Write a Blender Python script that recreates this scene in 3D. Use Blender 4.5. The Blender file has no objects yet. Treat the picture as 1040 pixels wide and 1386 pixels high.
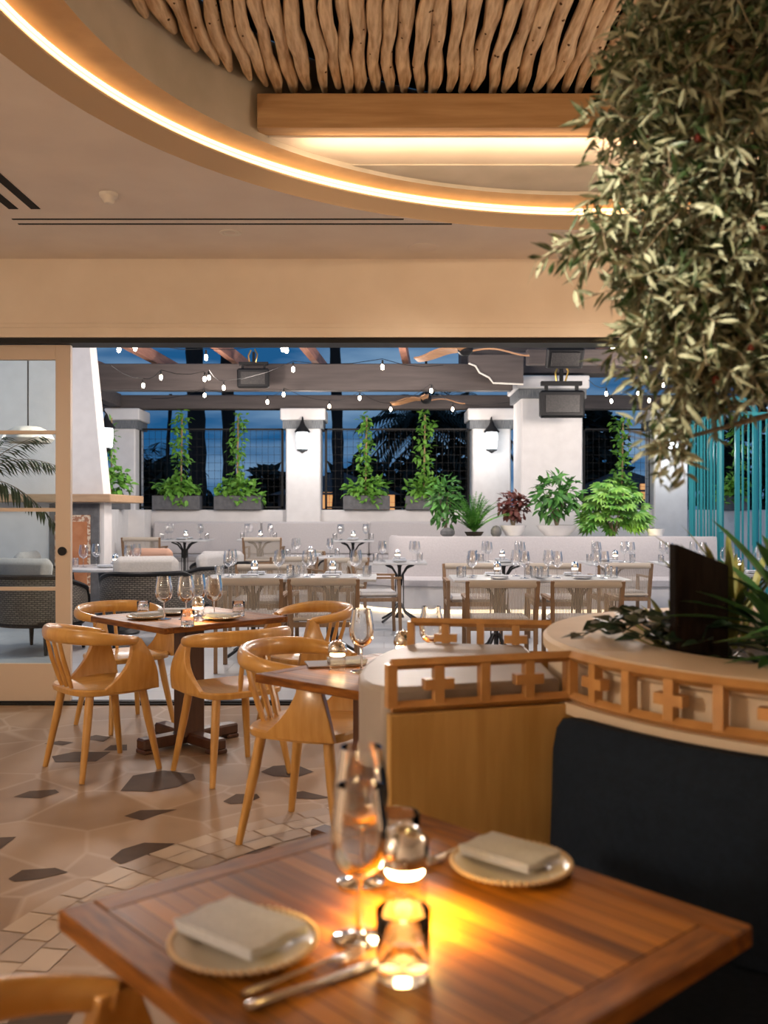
import bpy, math, random
from mathutils import Vector, Matrix
R = random.Random(7)
PI = math.pi
col = bpy.context.scene.collection
sin, cos = math.sin, math.cos
H = 1.36; F = 1280.0
def at(px, py, z):            # point on the horizontal plane z seen at a place of the photograph
    d = F*(H-z)/(py-693.0); return ((px-520)*d/F, d)
def X(px, d): return (px-520)*d/F
def Z(py, d): return H-(py-693)*d/F

# ---------------------------------------------------------------- materials
def mat(name, c, rough=.5, metal=0, c2=None, scale=8, stretch=(1,1,1), bump=0, emit=0, ecol=None, detail=4, coat=0, spec=.5, kind='noise', sheen=0, trans=0, contrast=(.35,.65)):
    m = bpy.data.materials.new(name); m.use_nodes = True
    nt = m.node_tree; b = nt.nodes['Principled BSDF']
    b.inputs['Base Color'].default_value = (*c, 1)
    b.inputs['Roughness'].default_value = rough
    b.inputs['Metallic'].default_value = metal
    b.inputs['Coat Weight'].default_value = coat
    b.inputs['Coat Roughness'].default_value = .15
    b.inputs['Specular IOR Level'].default_value = spec
    b.inputs['Sheen Weight'].default_value = sheen
    if emit:
        b.inputs['Emission Color'].default_value = (*(ecol or c), 1)
        b.inputs['Emission Strength'].default_value = emit
    if c2 or bump:
        tc = nt.nodes.new('ShaderNodeTexCoord'); mp = nt.nodes.new('ShaderNodeMapping')
        mp.inputs['Scale'].default_value = stretch
        nt.links.new(tc.outputs['Object'], mp.inputs['Vector'])
        if kind == 'wave':
            n = nt.nodes.new('ShaderNodeTexWave'); n.inputs['Scale'].default_value = scale
            n.inputs['Distortion'].default_value = 3; n.inputs['Detail'].default_value = 3
            out = n.outputs['Fac']
        else:
            n = nt.nodes.new('ShaderNodeTexNoise'); n.inputs['Scale'].default_value = scale
            n.inputs['Detail'].default_value = detail; out = n.outputs['Fac']
        nt.links.new(mp.outputs['Vector'], n.inputs['Vector'])
        if c2:
            r = nt.nodes.new('ShaderNodeValToRGB')
            r.color_ramp.elements[0].position = contrast[0]; r.color_ramp.elements[1].position = contrast[1]
            r.color_ramp.elements[0].color = (*c, 1); r.color_ramp.elements[1].color = (*c2, 1)
            nt.links.new(out, r.inputs['Fac']); nt.links.new(r.outputs['Color'], b.inputs['Base Color'])
        if bump:
            bp = nt.nodes.new('ShaderNodeBump'); bp.inputs['Strength'].default_value = bump; bp.inputs['Distance'].default_value = .01
            nt.links.new(out, bp.inputs['Height']); nt.links.new(bp.outputs['Normal'], b.inputs['Normal'])
    return m
def glassmat(name, tint=(1,1,1), refl=.9, base=.06):   # thin-walled clear glass
    m = bpy.data.materials.new(name); m.use_nodes = True; nt = m.node_tree
    nt.nodes.remove(nt.nodes['Principled BSDF']); o = nt.nodes['Material Output']
    t = nt.nodes.new('ShaderNodeBsdfTransparent'); t.inputs['Color'].default_value = (*tint, 1)
    g = nt.nodes.new('ShaderNodeBsdfGlossy'); g.inputs['Roughness'].default_value = .02
    lw = nt.nodes.new('ShaderNodeLayerWeight'); lw.inputs['Blend'].default_value = .25
    ma = nt.nodes.new('ShaderNodeMath'); ma.operation = 'MULTIPLY_ADD'; ma.inputs[1].default_value = refl; ma.inputs[2].default_value = base
    mx = nt.nodes.new('ShaderNodeMixShader')
    nt.links.new(lw.outputs['Fresnel'], ma.inputs[0]); nt.links.new(ma.outputs[0], mx.inputs[0])
    nt.links.new(t.outputs[0], mx.inputs[1]); nt.links.new(g.outputs[0], mx.inputs[2]); nt.links.new(mx.outputs[0], o.inputs['Surface'])
    return m

M = {}
M['ceil'] = mat('ceiling_plaster', (.72,.64,.57), .85, c2=(.78,.70,.62), scale=2.5, bump=.15)
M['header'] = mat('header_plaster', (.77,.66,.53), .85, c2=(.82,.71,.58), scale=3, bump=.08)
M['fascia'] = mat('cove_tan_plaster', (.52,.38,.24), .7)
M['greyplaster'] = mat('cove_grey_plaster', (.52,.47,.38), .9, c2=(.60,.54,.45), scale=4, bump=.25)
M['cove_wood'] = mat('cove_oak', (.45,.25,.09), .5, c2=(.55,.32,.13), scale=5, stretch=(1,1,1))
M['beamwood'] = mat('beam_oak', (.38,.21,.085), .55, c2=(.52,.32,.15), scale=4, stretch=(.6,6,9), contrast=(.3,.7), bump=.1)
M['stick'] = mat('peeled_branch', (.44,.28,.15), .7, c2=(.78,.60,.40), scale=6, stretch=(9,1,9), bump=.4, contrast=(.3,.62))
M['knot'] = mat('branch_knot', (.10,.045,.018), .8)
M['led'] = mat('led_strip_lit', (1,.72,.38), .5, emit=4.2, ecol=(1,.72,.40))
M['led2'] = mat('led_diffuser_lit', (1,.7,.35), .5, emit=2.0, ecol=(1,.64,.28))
M['black'] = mat('black_metal', (.010,.010,.011), .5, spec=.25)
M['dark'] = mat('dark_void', (.01,.009,.008), .9)
M['white'] = mat('white_plastic', (.75,.70,.62), .4)
M['doorpaint'] = mat('door_tan_paint', (.62,.50,.39), .45)
M['chairwood'] = mat('chair_ash', (.50,.25,.055), .32, c2=(.62,.35,.10), scale=5, stretch=(7,1.2,1.2), coat=.5, contrast=(.3,.7))
M['spindlewood'] = mat('chair_spindle_ash', (.50,.25,.055), .32, c2=(.60,.33,.095), scale=5, stretch=(7,7,1), coat=.5)
M['darkwood'] = mat('pedestal_walnut', (.06,.022,.011), .4, c2=(.09,.035,.018), scale=6, stretch=(6,6,1))
M['panelwood'] = mat('panel_oak', (.46,.265,.075), .42, c2=(.60,.37,.125), scale=4, stretch=(7,7,.7), contrast=(.3,.7), coat=.2)
M['latticewood'] = mat('lattice_oak', (.44,.22,.07), .4, c2=(.55,.29,.10), scale=9, stretch=(2,2,2), coat=.2)
M['navy'] = mat('navy_fabric', (.008,.014,.024), .85, c2=(.011,.018,.031), scale=60, bump=.15, spec=.12)
M['rim'] = mat('planter_cream_plaster', (.62,.50,.36), .6, c2=(.68,.56,.42), scale=4)
M['stone'] = mat('divider_stone', (.30,.265,.235), .45, c2=(.35,.31,.28), scale=5, spec=.3)
M['soil'] = mat('dark_soil', (.012,.009,.006), .95, c2=(.03,.02,.012), scale=50, bump=.5)
M['slab'] = mat('dark_bark', (.005,.0032,.0025), .95, spec=.05, c2=(.009,.006,.004), scale=20, stretch=(4,4,.5), bump=.3)
M['plate'] = mat('cream_stoneware', (.74,.69,.60), .3, coat=.4)
M['bead'] = mat('bead_rim_glaze', (.60,.46,.30), .35, coat=.3)
M['napkin'] = mat('grey_linen', (.44,.46,.50), .85, c2=(.50,.52,.56), scale=120, bump=.2)
M['steel'] = mat('polished_steel', (.62,.58,.54), .16, metal=1)
M['chrome'] = mat('mirror_chrome', (.80,.80,.80), .06, metal=1)
M['glow'] = mat('warm_lamp_lens', (1,.85,.6), .5, emit=28, ecol=(1,.74,.40))
M['glowcool'] = mat('patio_lamp_lens', (1,.9,.8), .5, emit=14, ecol=(1,.84,.66))
M['bulb'] = mat('bulb_lit', (1,.9,.75), .5, emit=40, ecol=(1,.82,.60))
M['lantern'] = mat('lantern_lit', (.9,.95,1), .5, emit=3.2, ecol=(.86,.94,1))
M['glass'] = mat('clear_glass', (1,1,1), .0)
M['glass'].node_tree.nodes['Principled BSDF'].inputs['Transmission Weight'].default_value = 1
M['glass'].node_tree.nodes['Principled BSDF'].inputs['IOR'].default_value = 1.46
M['lampglass'] = glassmat('lamp_body_glass', (.985,.985,.985), .38, .13)
M['glassfar'] = glassmat('clear_glass_small', (.97,.97,.97), .5, .20)
M['wineglass'] = glassmat('wine_glass_clear', (.98,.98,.98), .50, .17)
M['water'] = glassmat('water_surface', (.97,.97,.96), .5, .06)
M['pane'] = glassmat('window_pane_glass', (.84,.89,.89), .30, .025)
M['pwhite'] = mat('patio_white_stucco', (.70,.68,.67), .85, c2=(.75,.73,.72), scale=6, bump=.15)
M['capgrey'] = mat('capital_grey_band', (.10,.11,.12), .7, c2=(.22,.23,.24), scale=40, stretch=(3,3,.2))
M['pbeam'] = mat('pergola_dark_timber', (.068,.054,.050), .7, c2=(.092,.074,.068), scale=3, stretch=(.5,6,6))
M['rafter'] = mat('pergola_rafter_redwood', (.22,.095,.065), .6, c2=(.38,.18,.12), scale=3, stretch=(6,.6,6))
M['upholstery'] = mat('patio_grey_upholstery', (.50,.47,.47), .85, c2=(.54,.51,.51), scale=50, bump=.15)
M['cushion'] = mat('lounge_grey_cushion', (.46,.44,.42), .9, c2=(.51,.49,.47), scale=60, bump=.15)
M['salmon'] = mat('salmon_cushion', (.58,.34,.24), .9)
M['rope'] = mat('beige_rope', (.46,.40,.33), .8)
M['teak'] = mat('teak_frame', (.19,.11,.06), .6, c2=(.25,.15,.08), scale=8, stretch=(6,6,1))
M['ptop'] = mat('patio_stone_top', (.50,.50,.51), .3, c2=(.58,.58,.58), scale=12, coat=.3)
M['iron'] = mat('cast_iron', (.02,.018,.018), .45)
M['planter'] = mat('grey_planter_zinc', (.10,.10,.105), .7, c2=(.14,.14,.145), scale=15)
M['turq'] = mat('turquoise_metal', (.035,.30,.34), .4)
M['leaf1'] = mat('vine_leaf', (.09,.26,.025), .5, c2=(.20,.42,.06), scale=9)
M['leaf2'] = mat('shrub_leaf', (.03,.13,.025), .5, c2=(.10,.28,.05), scale=9)
M['leaf3'] = mat('fatsia_leaf', (.06,.22,.025), .45, c2=(.22,.42,.07), scale=7)
M['fern'] = mat('fern_leaf', (.06,.25,.03), .55, c2=(.14,.38,.06), scale=9)
M['redleaf'] = mat('burgundy_leaf', (.10,.025,.02), .5, c2=(.17,.05,.035), scale=9)
M['palmleaf'] = mat('palm_leaf', (.015,.04,.014), .6, c2=(.03,.065,.02), scale=6, spec=.2)
M['olive'] = mat('olive_leaf', (.025,.060,.014), .5, c2=(.34,.35,.22), scale=22, detail=5, contrast=(.46,.64))
M['olivefruit'] = mat('olive_fruit', (.09,.012,.012), .3, c2=(.30,.04,.02), scale=15)
M['bark'] = mat('olive_bark', (.16,.12,.07), .8, c2=(.28,.22,.14), scale=30, bump=.4)
M['agave'] = mat('sword_leaf', (.02,.075,.022), .35, c2=(.05,.14,.04), scale=7)
M['agaveedge'] = mat('variegated_leaf', (.16,.20,.04), .4, c2=(.40,.40,.14), scale=9)
M['darkleaf'] = mat('dark_round_leaf', (.012,.030,.015), .35)
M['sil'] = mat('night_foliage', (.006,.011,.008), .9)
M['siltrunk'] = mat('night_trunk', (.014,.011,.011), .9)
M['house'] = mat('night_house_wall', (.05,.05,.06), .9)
M['housewin'] = mat('lit_window', (1,.6,.25), .5, emit=.7, ecol=(1,.45,.15))
M['fanwood'] = mat('fan_blade_wood', (.42,.21,.10), .45, c2=(.52,.28,.14), scale=4, stretch=(1,8,8))
M['heaterface'] = mat('heater_mesh', (.035,.03,.028), .5, c2=(.012,.012,.012), scale=60)
M['terra'] = mat('terracotta', (.45,.17,.07), .8, c2=(.52,.22,.10), scale=8)
M['tile'] = mat('patterned_tile', (.35,.16,.09), .6, c2=(.66,.55,.42), scale=28, contrast=(.48,.52))
M['mantel'] = mat('mantel_timber', (.40,.25,.14), .6, c2=(.48,.31,.18), scale=4, stretch=(1,8,8))
M['brass'] = mat('brass', (.70,.45,.12), .3, metal=1)
M['bark_pole'] = mat('cane_pole', (.35,.24,.12), .8)
M['leather'] = mat('brown_tray', (.10,.05,.03), .4)

nt_ = M['olive'].node_tree; b_ = nt_.nodes['Principled BSDF']; lk = b_.inputs['Base Color'].links[0].from_socket
gm_ = nt_.nodes.new('ShaderNodeNewGeometry'); mx_ = nt_.nodes.new('ShaderNodeMix'); mx_.data_type = 'RGBA'; mx_.inputs['B'].default_value = (.30,.32,.21,1)
nt_.links.new(gm_.outputs['Backfacing'], mx_.inputs['Factor']); nt_.links.new(lk, mx_.inputs['A']); nt_.links.new(mx_.outputs['Result'], b_.inputs['Base Color'])
def wickermat():
    m = bpy.data.materials.new('grey_wicker'); m.use_nodes = True; nt = m.node_tree; b = nt.nodes['Principled BSDF']
    tc = nt.nodes.new('ShaderNodeTexCoord'); br = nt.nodes.new('ShaderNodeTexBrick')
    br.inputs['Scale'].default_value = 1; br.inputs['Brick Width'].default_value = .04; br.inputs['Row Height'].default_value = .016
    br.inputs['Mortar Size'].default_value = .0045; br.inputs['Mortar Smooth'].default_value = .6
    br.inputs['Color1'].default_value = (.27,.24,.20,1); br.inputs['Color2'].default_value = (.17,.15,.13,1); br.inputs['Mortar'].default_value = (.02,.018,.016,1)
    nt.links.new(tc.outputs['UV'], br.inputs['Vector']); nt.links.new(br.outputs['Color'], b.inputs['Base Color'])
    b.inputs['Roughness'].default_value = .6
    return m
M['wicker'] = wickermat()

def tablewood():
    m = bpy.data.materials.new('table_plank_wood'); m.use_nodes = True; nt = m.node_tree; b = nt.nodes['Principled BSDF']
    tc = nt.nodes.new('ShaderNodeTexCoord')
    sp = nt.nodes.new('ShaderNodeSeparateXYZ'); nt.links.new(tc.outputs['Object'], sp.inputs[0])
    q = nt.nodes.new('ShaderNodeMath'); q.operation = 'DIVIDE'; q.inputs[1].default_value = .034
    nt.links.new(sp.outputs['Y'], q.inputs[0])
    fl = nt.nodes.new('ShaderNodeMath'); fl.operation = 'FLOOR'; nt.links.new(q.outputs[0], fl.inputs[0])
    fr = nt.nodes.new('ShaderNodeMath'); fr.operation = 'FRACT'; nt.links.new(q.outputs[0], fr.inputs[0])
    wn = nt.nodes.new('ShaderNodeTexWhiteNoise'); wn.noise_dimensions = '1D'; nt.links.new(fl.outputs[0], wn.inputs['W'])
    mp = nt.nodes.new('ShaderNodeMapping'); mp.inputs['Scale'].default_value = (3,26,10); nt.links.new(tc.outputs['Object'], mp.inputs['Vector'])
    va = nt.nodes.new('ShaderNodeVectorMath'); va.operation = 'ADD'; nt.links.new(mp.outputs[0], va.inputs[0]); nt.links.new(wn.outputs['Color'], va.inputs[1])
    n = nt.nodes.new('ShaderNodeTexNoise'); n.inputs['Scale'].default_value = 1.6; n.inputs['Detail'].default_value = 5; nt.links.new(va.outputs[0], n.inputs['Vector'])
    ad = nt.nodes.new('ShaderNodeMath'); ad.operation = 'MULTIPLY_ADD'; ad.inputs[1].default_value = .55; nt.links.new(wn.outputs['Value'], ad.inputs[0])
    m2 = nt.nodes.new('ShaderNodeMath'); m2.operation = 'MULTIPLY'; m2.inputs[1].default_value = .6; nt.links.new(n.outputs['Fac'], m2.inputs[0]); nt.links.new(m2.outputs[0], ad.inputs[2])
    r = nt.nodes.new('ShaderNodeValToRGB'); e = r.color_ramp.elements
    e[0].position = .2; e[0].color = (.085,.025,.003,1); e[1].position = .85; e[1].color = (.38,.145,.016,1)
    nt.links.new(ad.outputs[0], r.inputs['Fac'])
    gp = nt.nodes.new('ShaderNodeMath'); gp.operation = 'LESS_THAN'; gp.inputs[1].default_value = .07; nt.links.new(fr.outputs[0], gp.inputs[0])
    mx = nt.nodes.new('ShaderNodeMix'); mx.data_type = 'RGBA'; mx.inputs['B'].default_value = (.035,.012,.004,1)
    nt.links.new(gp.outputs[0], mx.inputs['Factor']); nt.links.new(r.outputs['Color'], mx.inputs['A']); nt.links.new(mx.outputs['Result'], b.inputs['Base Color'])
    b.inputs['Specular IOR Level'].default_value = .22
    rr = nt.nodes.new('ShaderNodeMapRange'); rr.inputs['To Min'].default_value = .28; rr.inputs['To Max'].default_value = .46
    nt.links.new(n.outputs['Fac'], rr.inputs['Value']); nt.links.new(rr.outputs[0], b.inputs['Roughness'])
    bp = nt.nodes.new('ShaderNodeBump'); bp.inputs['Strength'].default_value = .35; bp.inputs['Distance'].default_value = .002
    iv = nt.nodes.new('ShaderNodeMath'); iv.operation = 'SUBTRACT'; nt.links.new(n.outputs['Fac'], iv.inputs[0]); nt.links.new(gp.outputs[0], iv.inputs[1])
    nt.links.new(iv.outputs[0], bp.inputs['Height']); nt.links.new(bp.outputs['Normal'], b.inputs['Normal'])
    return m
M['plank'] = tablewood()
M['tabledge'] = mat('table_border_wood', (.12,.038,.006), .4, c2=(.26,.095,.014), scale=5, stretch=(2,14,14), spec=.22)
M['tabledge2'] = mat('table_border_wood_cross', (.12,.038,.006), .4, c2=(.26,.095,.014), scale=5, stretch=(14,2,14), spec=.22)

def floormat():
    m = bpy.data.materials.new('flagstone'); m.use_nodes = True; nt = m.node_tree; b = nt.nodes['Principled BSDF']
    tc = nt.nodes.new('ShaderNodeTexCoord')
    v = nt.nodes.new('ShaderNodeTexVoronoi'); v.inputs['Scale'].default_value = 2.1
    ve = nt.nodes.new('ShaderNodeTexVoronoi'); ve.feature = 'DISTANCE_TO_EDGE'; ve.inputs['Scale'].default_value = 2.1
    n = nt.nodes.new('ShaderNodeTexNoise'); n.inputs['Scale'].default_value = 4; n.inputs['Detail'].default_value = 5
    for k in (v, ve, n): nt.links.new(tc.outputs['Object'], k.inputs['Vector'])
    sx = nt.nodes.new('ShaderNodeSeparateXYZ'); nt.links.new(v.outputs['Color'], sx.inputs[0])
    ad = nt.nodes.new('ShaderNodeMath'); ad.operation = 'ADD'; nt.links.new(sx.outputs[0], ad.inputs[0]); nt.links.new(n.outputs['Fac'], ad.inputs[1])
    r = nt.nodes.new('ShaderNodeValToRGB'); e = r.color_ramp.elements
    e[0].position = .3; e[0].color = (.25,.158,.093,1); e[1].position = 1.0; e[1].color = (.36,.245,.155,1)
    hm = nt.nodes.new('ShaderNodeMath'); hm.operation = 'MULTIPLY'; hm.inputs[1].default_value = .62; nt.links.new(ad.outputs[0], hm.inputs[0]); nt.links.new(hm.outputs[0], r.inputs['Fac'])
    lt = nt.nodes.new('ShaderNodeMapRange'); lt.inputs['From Min'].default_value = .006; lt.inputs['From Max'].default_value = .03; lt.inputs['To Min'].default_value = .55; lt.inputs['To Max'].default_value = 0
    nt.links.new(ve.outputs['Distance'], lt.inputs['Value'])
    mx = nt.nodes.new('ShaderNodeMix'); mx.data_type = 'RGBA'; mx.inputs['B'].default_value = (.43,.32,.23,1)
    nt.links.new(lt.outputs[0], mx.inputs['Factor']); nt.links.new(r.outputs['Color'], mx.inputs['A']); nt.links.new(mx.outputs['Result'], b.inputs['Base Color'])
    b.inputs['Roughness'].default_value = .5; b.inputs['Specular IOR Level'].default_value = .35
    return m
M['floor'] = floormat()
M['dstone'] = mat('dark_flagstone', (.070,.043,.028), .65, c2=(.092,.058,.038), scale=8, spec=.15)
M['pav1'] = mat('paver_light', (.46,.35,.25), .5); M['pav2'] = mat('paver_mid', (.38,.28,.20), .5); M['pav3'] = mat('paver_dark', (.31,.22,.155), .5)
def patiofloor():
    m = bpy.data.materials.new('patio_tile'); m.use_nodes = True; nt = m.node_tree; b = nt.nodes['Principled BSDF']
    tc = nt.nodes.new('ShaderNodeTexCoord'); br = nt.nodes.new('ShaderNodeTexBrick'); br.inputs['Scale'].default_value = 1
    br.inputs['Brick Width'].default_value = .9; br.inputs['Row Height'].default_value = .45; br.inputs['Mortar Size'].default_value = .006
    br.inputs['Color1'].default_value = (.47,.48,.50,1); br.inputs['Color2'].default_value = (.53,.54,.55,1); br.inputs['Mortar'].default_value = (.38,.38,.39,1)
    nt.links.new(tc.outputs['Object'], br.inputs['Vector']); nt.links.new(br.outputs['Color'], b.inputs['Base Color']); b.inputs['Roughness'].default_value = .35
    return m
M['patio'] = patiofloor()

# ---------------------------------------------------------------- mesh builder
class MB:
    def __init__(s): s.v = []; s.f = []; s.mi = []; s.uv = {}; s.sharp = False
    def add(s, vs, fs, mi=0):
        o = len(s.v); s.v += [tuple(p) for p in vs]
        s.f += [tuple(o+i for i in f) for f in fs]; s.mi += [mi]*len(fs); return s
    def box(s, x0, y0, z0, x1, y1, z1, mi=0, bev=0, M4=None):
        if bev:
            b = min(bev, (x1-x0)/2.01, (y1-y0)/2.01, (z1-z0)/2.01)
            vs = []; 
            for x, sx in ((x0,1),(x1,-1)):
                for y, sy in ((y0,1),(y1,-1)):
                    for z, sz in ((z0,1),(z1,-1)):
                        vs += [(x, y+sy*b, z+sz*b), (x+sx*b, y, z+sz*b), (x+sx*b, y+sy*b, z)]
            I = lambda a,b_,c,k: ((a*2+b_)*2+c)*3+k
            fs = []
            for a in (0,1): fs.append([I(a,0,0,0),I(a,1,0,0),I(a,1,1,0),I(a,0,1,0)][::(-1 if a == 0 else 1)])
            for a in (0,1): fs.append([I(0,a,0,1),I(1,a,0,1),I(1,a,1,1),I(0,a,1,1)][::(1 if a == 0 else -1)])
            for a in (0,1): fs.append([I(0,0,a,2),I(1,0,a,2),I(1,1,a,2),I(0,1,a,2)][::(-1 if a == 0 else 1)])
            for a in (0,1):
                for c in (0,1):
                    fs.append([I(a,c,0,0),I(a,c,1,0),I(a,c,1,1),I(a,c,0,1)][::(1 if a != c else -1)])
                    fs.append([I(a,0,c,0),I(a,1,c,0),I(a,1,c,2),I(a,0,c,2)][::(-1 if a != c else 1)])
                    fs.append([I(0,a,c,1),I(1,a,c,1),I(1,a,c,2),I(0,a,c,2)][::(1 if a != c else -1)])
            for a in (0,1):
                for c in (0,1):
                    for e in (0,1):
                        fs.append([I(a,c,e,0),I(a,c,e,1),I(a,c,e,2)][::(1 if (a+c+e)%2 else -1)])
        else:
            vs = [(x,y,z) for x in (x0,x1) for y in (y0,y1) for z in (z0,z1)]
            fs = [(0,1,3,2),(4,6,7,5),(0,4,5,1),(2,3,7,6),(0,2,6,4),(1,5,7,3)]
        if M4: vs = [M4 @ Vector(p) for p in vs]
        return s.add(vs, fs, mi)
    def bar(s, a, b, w, h, mi=0):       # rectangular bar from a to b
        a = Vector(a); b = Vector(b); d = b-a; L = d.length
        m = Matrix.Translation(a) @ d.to_track_quat('Y', 'Z').to_matrix().to_4x4()
        return s.box(-w/2, 0, -h/2, w/2, L, h/2, mi, M4=m)
    def tube(s, pts, rad, n=8, mi=0, flat=1.0, up=None, cap=True):   # round tube; flat<1 squashes across 'side'
        pts = [Vector(p) for p in pts]; k = len(pts)
        if not hasattr(rad, '__len__'): rad = [rad]*k
        vs = []; fs = []; prev = None
        for i, p in enumerate(pts):
            t = (pts[min(i+1,k-1)]-pts[max(i-1,0)]).normalized()
            u = Vector(up) if up else (prev if prev else (Vector((0,0,1)) if abs(t.z) < .9 else Vector((1,0,0))))
            sd = t.cross(u)
            if sd.length < 1e-5: sd = t.cross(Vector((.3,.9,.1)))
            sd.normalize(); u2 = sd.cross(t).normalized(); prev = u2
            r = rad[i]; ru, rs = (r if hasattr(r,'__len__') else (r, r*flat))
            for j in range(n):
                a = 2*PI*j/n; vs.append(p+u2*ru*sin(a)+sd*rs*cos(a))
        for i in range(k-1):
            for j in range(n):
                j2 = (j+1)%n; fs.append((i*n+j, i*n+j2, (i+1)*n+j2, (i+1)*n+j))
        if cap: fs.append(tuple(range(n))[::-1]); fs.append(tuple((k-1)*n+j for j in range(n)))
        return s.add(vs, fs, mi)
    def lathe(s, prof, n=24, c=(0,0,0), mi=0, close=False):
        vs = []; fs = []; k = len(prof)
        for r, z in prof:
            for j in range(n):
                a = 2*PI*j/n; vs.append((c[0]+r*cos(a), c[1]+r*sin(a), c[2]+z))
        for i in range(k-1):
            for j in range(n):
                j2 = (j+1)%n; fs.append((i*n+j, i*n+j2, (i+1)*n+j2, (i+1)*n+j))
        return s.add(vs, fs, mi)
    def ball(s, c, r, n=10, mi=0, sc=(1,1,1)):
        k = max(4, n//2)
        return s.add([(c[0]+x*sc[0], c[1]+y*sc[1], c[2]+z*sc[2]) for (x,y,z) in
            [(r*sin(PI*i/k)*cos(2*PI*j/n), r*sin(PI*i/k)*sin(2*PI*j/n), -r*cos(PI*i/k)) for i in range(k+1) for j in range(n)]],
            [(i*n+j, i*n+(j+1)%n, (i+1)*n+(j+1)%n, (i+1)*n+j) for i in range(k) for j in range(n)], mi)
    def arc(s, c, r0, r1, z0, z1, a0, a1, n=32, mi=0):    # solid ring sector
        vs = []; fs = []
        for i in range(n+1):
            a = a0+(a1-a0)*i/n
            for r, z in ((r0,z0),(r1,z0),(r1,z1),(r0,z1)): vs.append((c[0]+r*cos(a), c[1]+r*sin(a), z))
        for i in range(n):
            for j in range(4):
                j2 = (j+1)%4; fs.append((i*4+j, (i+1)*4+j, (i+1)*4+j2, i*4+j2))
        if abs(abs(a1-a0)-2*PI) > 1e-3: fs.append((0,1,2,3)); fs.append(tuple(n*4+j for j in (3,2,1,0)))
        return s.add(vs, fs, mi)
    def prism(s, poly, z0, z1, mi=0):
        n = len(poly)
        vs = [(x,y,z0) for x,y in poly]+[(x,y,z1) for x,y in poly]
        return s.add(vs, [tuple(range(n))[::-1], tuple(range(n,2*n))]+[(i,(i+1)%n,n+(i+1)%n,n+i) for i in range(n)], mi)
    def leaf(s, p, d, nrm, L, w, bend=.2, mi=0, tip=1.0):
        p = Vector(p); d = Vector(d).normalized(); nrm = Vector(nrm); sd = d.cross(nrm)
        if sd.length < 1e-4: sd = d.cross(Vector((.2,.5,.8)))
        sd.normalize(); nn = sd.cross(d)
        vs = [p]
        for t, ww in ((.3,.8),(.6,.9)):
            c = p+d*L*t-nn*bend*L*t*t
            vs += [c-sd*w*ww/2+nn*w*.12, c-nn*0.0, c+sd*w*ww/2+nn*w*.12]
        vs.append(p+d*L-nn*bend*L)
        return s.add(vs, [(0,1,2),(0,2,3),(1,4,5,2),(2,5,6,3),(4,7,5),(5,7,6)], mi)
    def build(s, name, m, parent=None, loc=None, rz=0, smooth=True, bevel=0, subd=0):
        me = bpy.data.meshes.new(name); me.from_pydata(s.v, [], s.f)
        ms = m if isinstance(m, (list,tuple)) else [m]
        for k in ms: me.materials.append(k)
        me.polygons.foreach_set('material_index', s.mi)
        if smooth:
            me.polygons.foreach_set('use_smooth', [True]*len(me.polygons))
            try: me.set_sharp_from_angle(angle=math.radians(38))
            except Exception: pass
        me.update(); me.validate()
        o = bpy.data.objects.new(name, me); col.objects.link(o)
        if parent: o.parent = parent
        if loc: o.location = loc
        if rz: o.rotation_euler.z = rz
        if bevel:
            b = o.modifiers.new('bevel','BEVEL'); b.width = bevel; b.segments = 2; b.limit_method = 'ANGLE'; b.angle_limit = .6
        if subd:
            b = o.modifiers.new('sub','SUBSURF'); b.levels = subd; b.render_levels = subd
        return o
def tag(o, label, cat, group=None, kind=None):
    o['label'] = label; o['category'] = cat
    if group: o['group'] = group
    if kind: o['kind'] = kind
    return o
def struct(o): o['kind'] = 'structure'; return o
def thing(name, label, cat, loc=(0,0,0), rz=0, group=None):
    o = bpy.data.objects.new(name, None); col.objects.link(o); o.location = loc; o.rotation_euler.z = rz
    o.empty_display_size = .1
    return tag(o, label, cat, group)
KIDS = {}
def kids(o):
    return [c for c in bpy.data.objects if c.parent == o]
def dup(o, loc=None, rz=None, label=None, group=None):
    if o.name not in KIDS: KIDS[o.name] = [(c, kids(c)) for c in kids(o)]
    r = o.copy(); col.objects.link(r)
    if loc is not None: r.location = loc
    if rz is not None: r.rotation_euler.z = rz
    if label: r['label'] = label
    if group: r['group'] = group
    elif 'group' in r.keys() and group == '': del r['group']
    for c, gs in KIDS[o.name]:
        d = c.copy(); col.objects.link(d); d.parent = r
        for g in gs:
            e = g.copy(); col.objects.link(e); e.parent = d
    return r

class Spawn:      # the first call moves the prototype, later ones copy it
    def __init__(s, make): s.make = make; s.p = None
    def __call__(s, loc, rz, label, group=None, sc=None):
        if s.p is None: s.p = s.make(); o = s.p; o.location = loc; o.rotation_euler.z = rz; o['label'] = label
        else:
            o = dup(s.p, loc, rz, label)
        if group: o['group'] = group
        elif 'group' in o.keys(): del o['group']
        if sc: o.scale = (sc,sc,sc) if not hasattr(sc,'__len__') else sc
        return o

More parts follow.
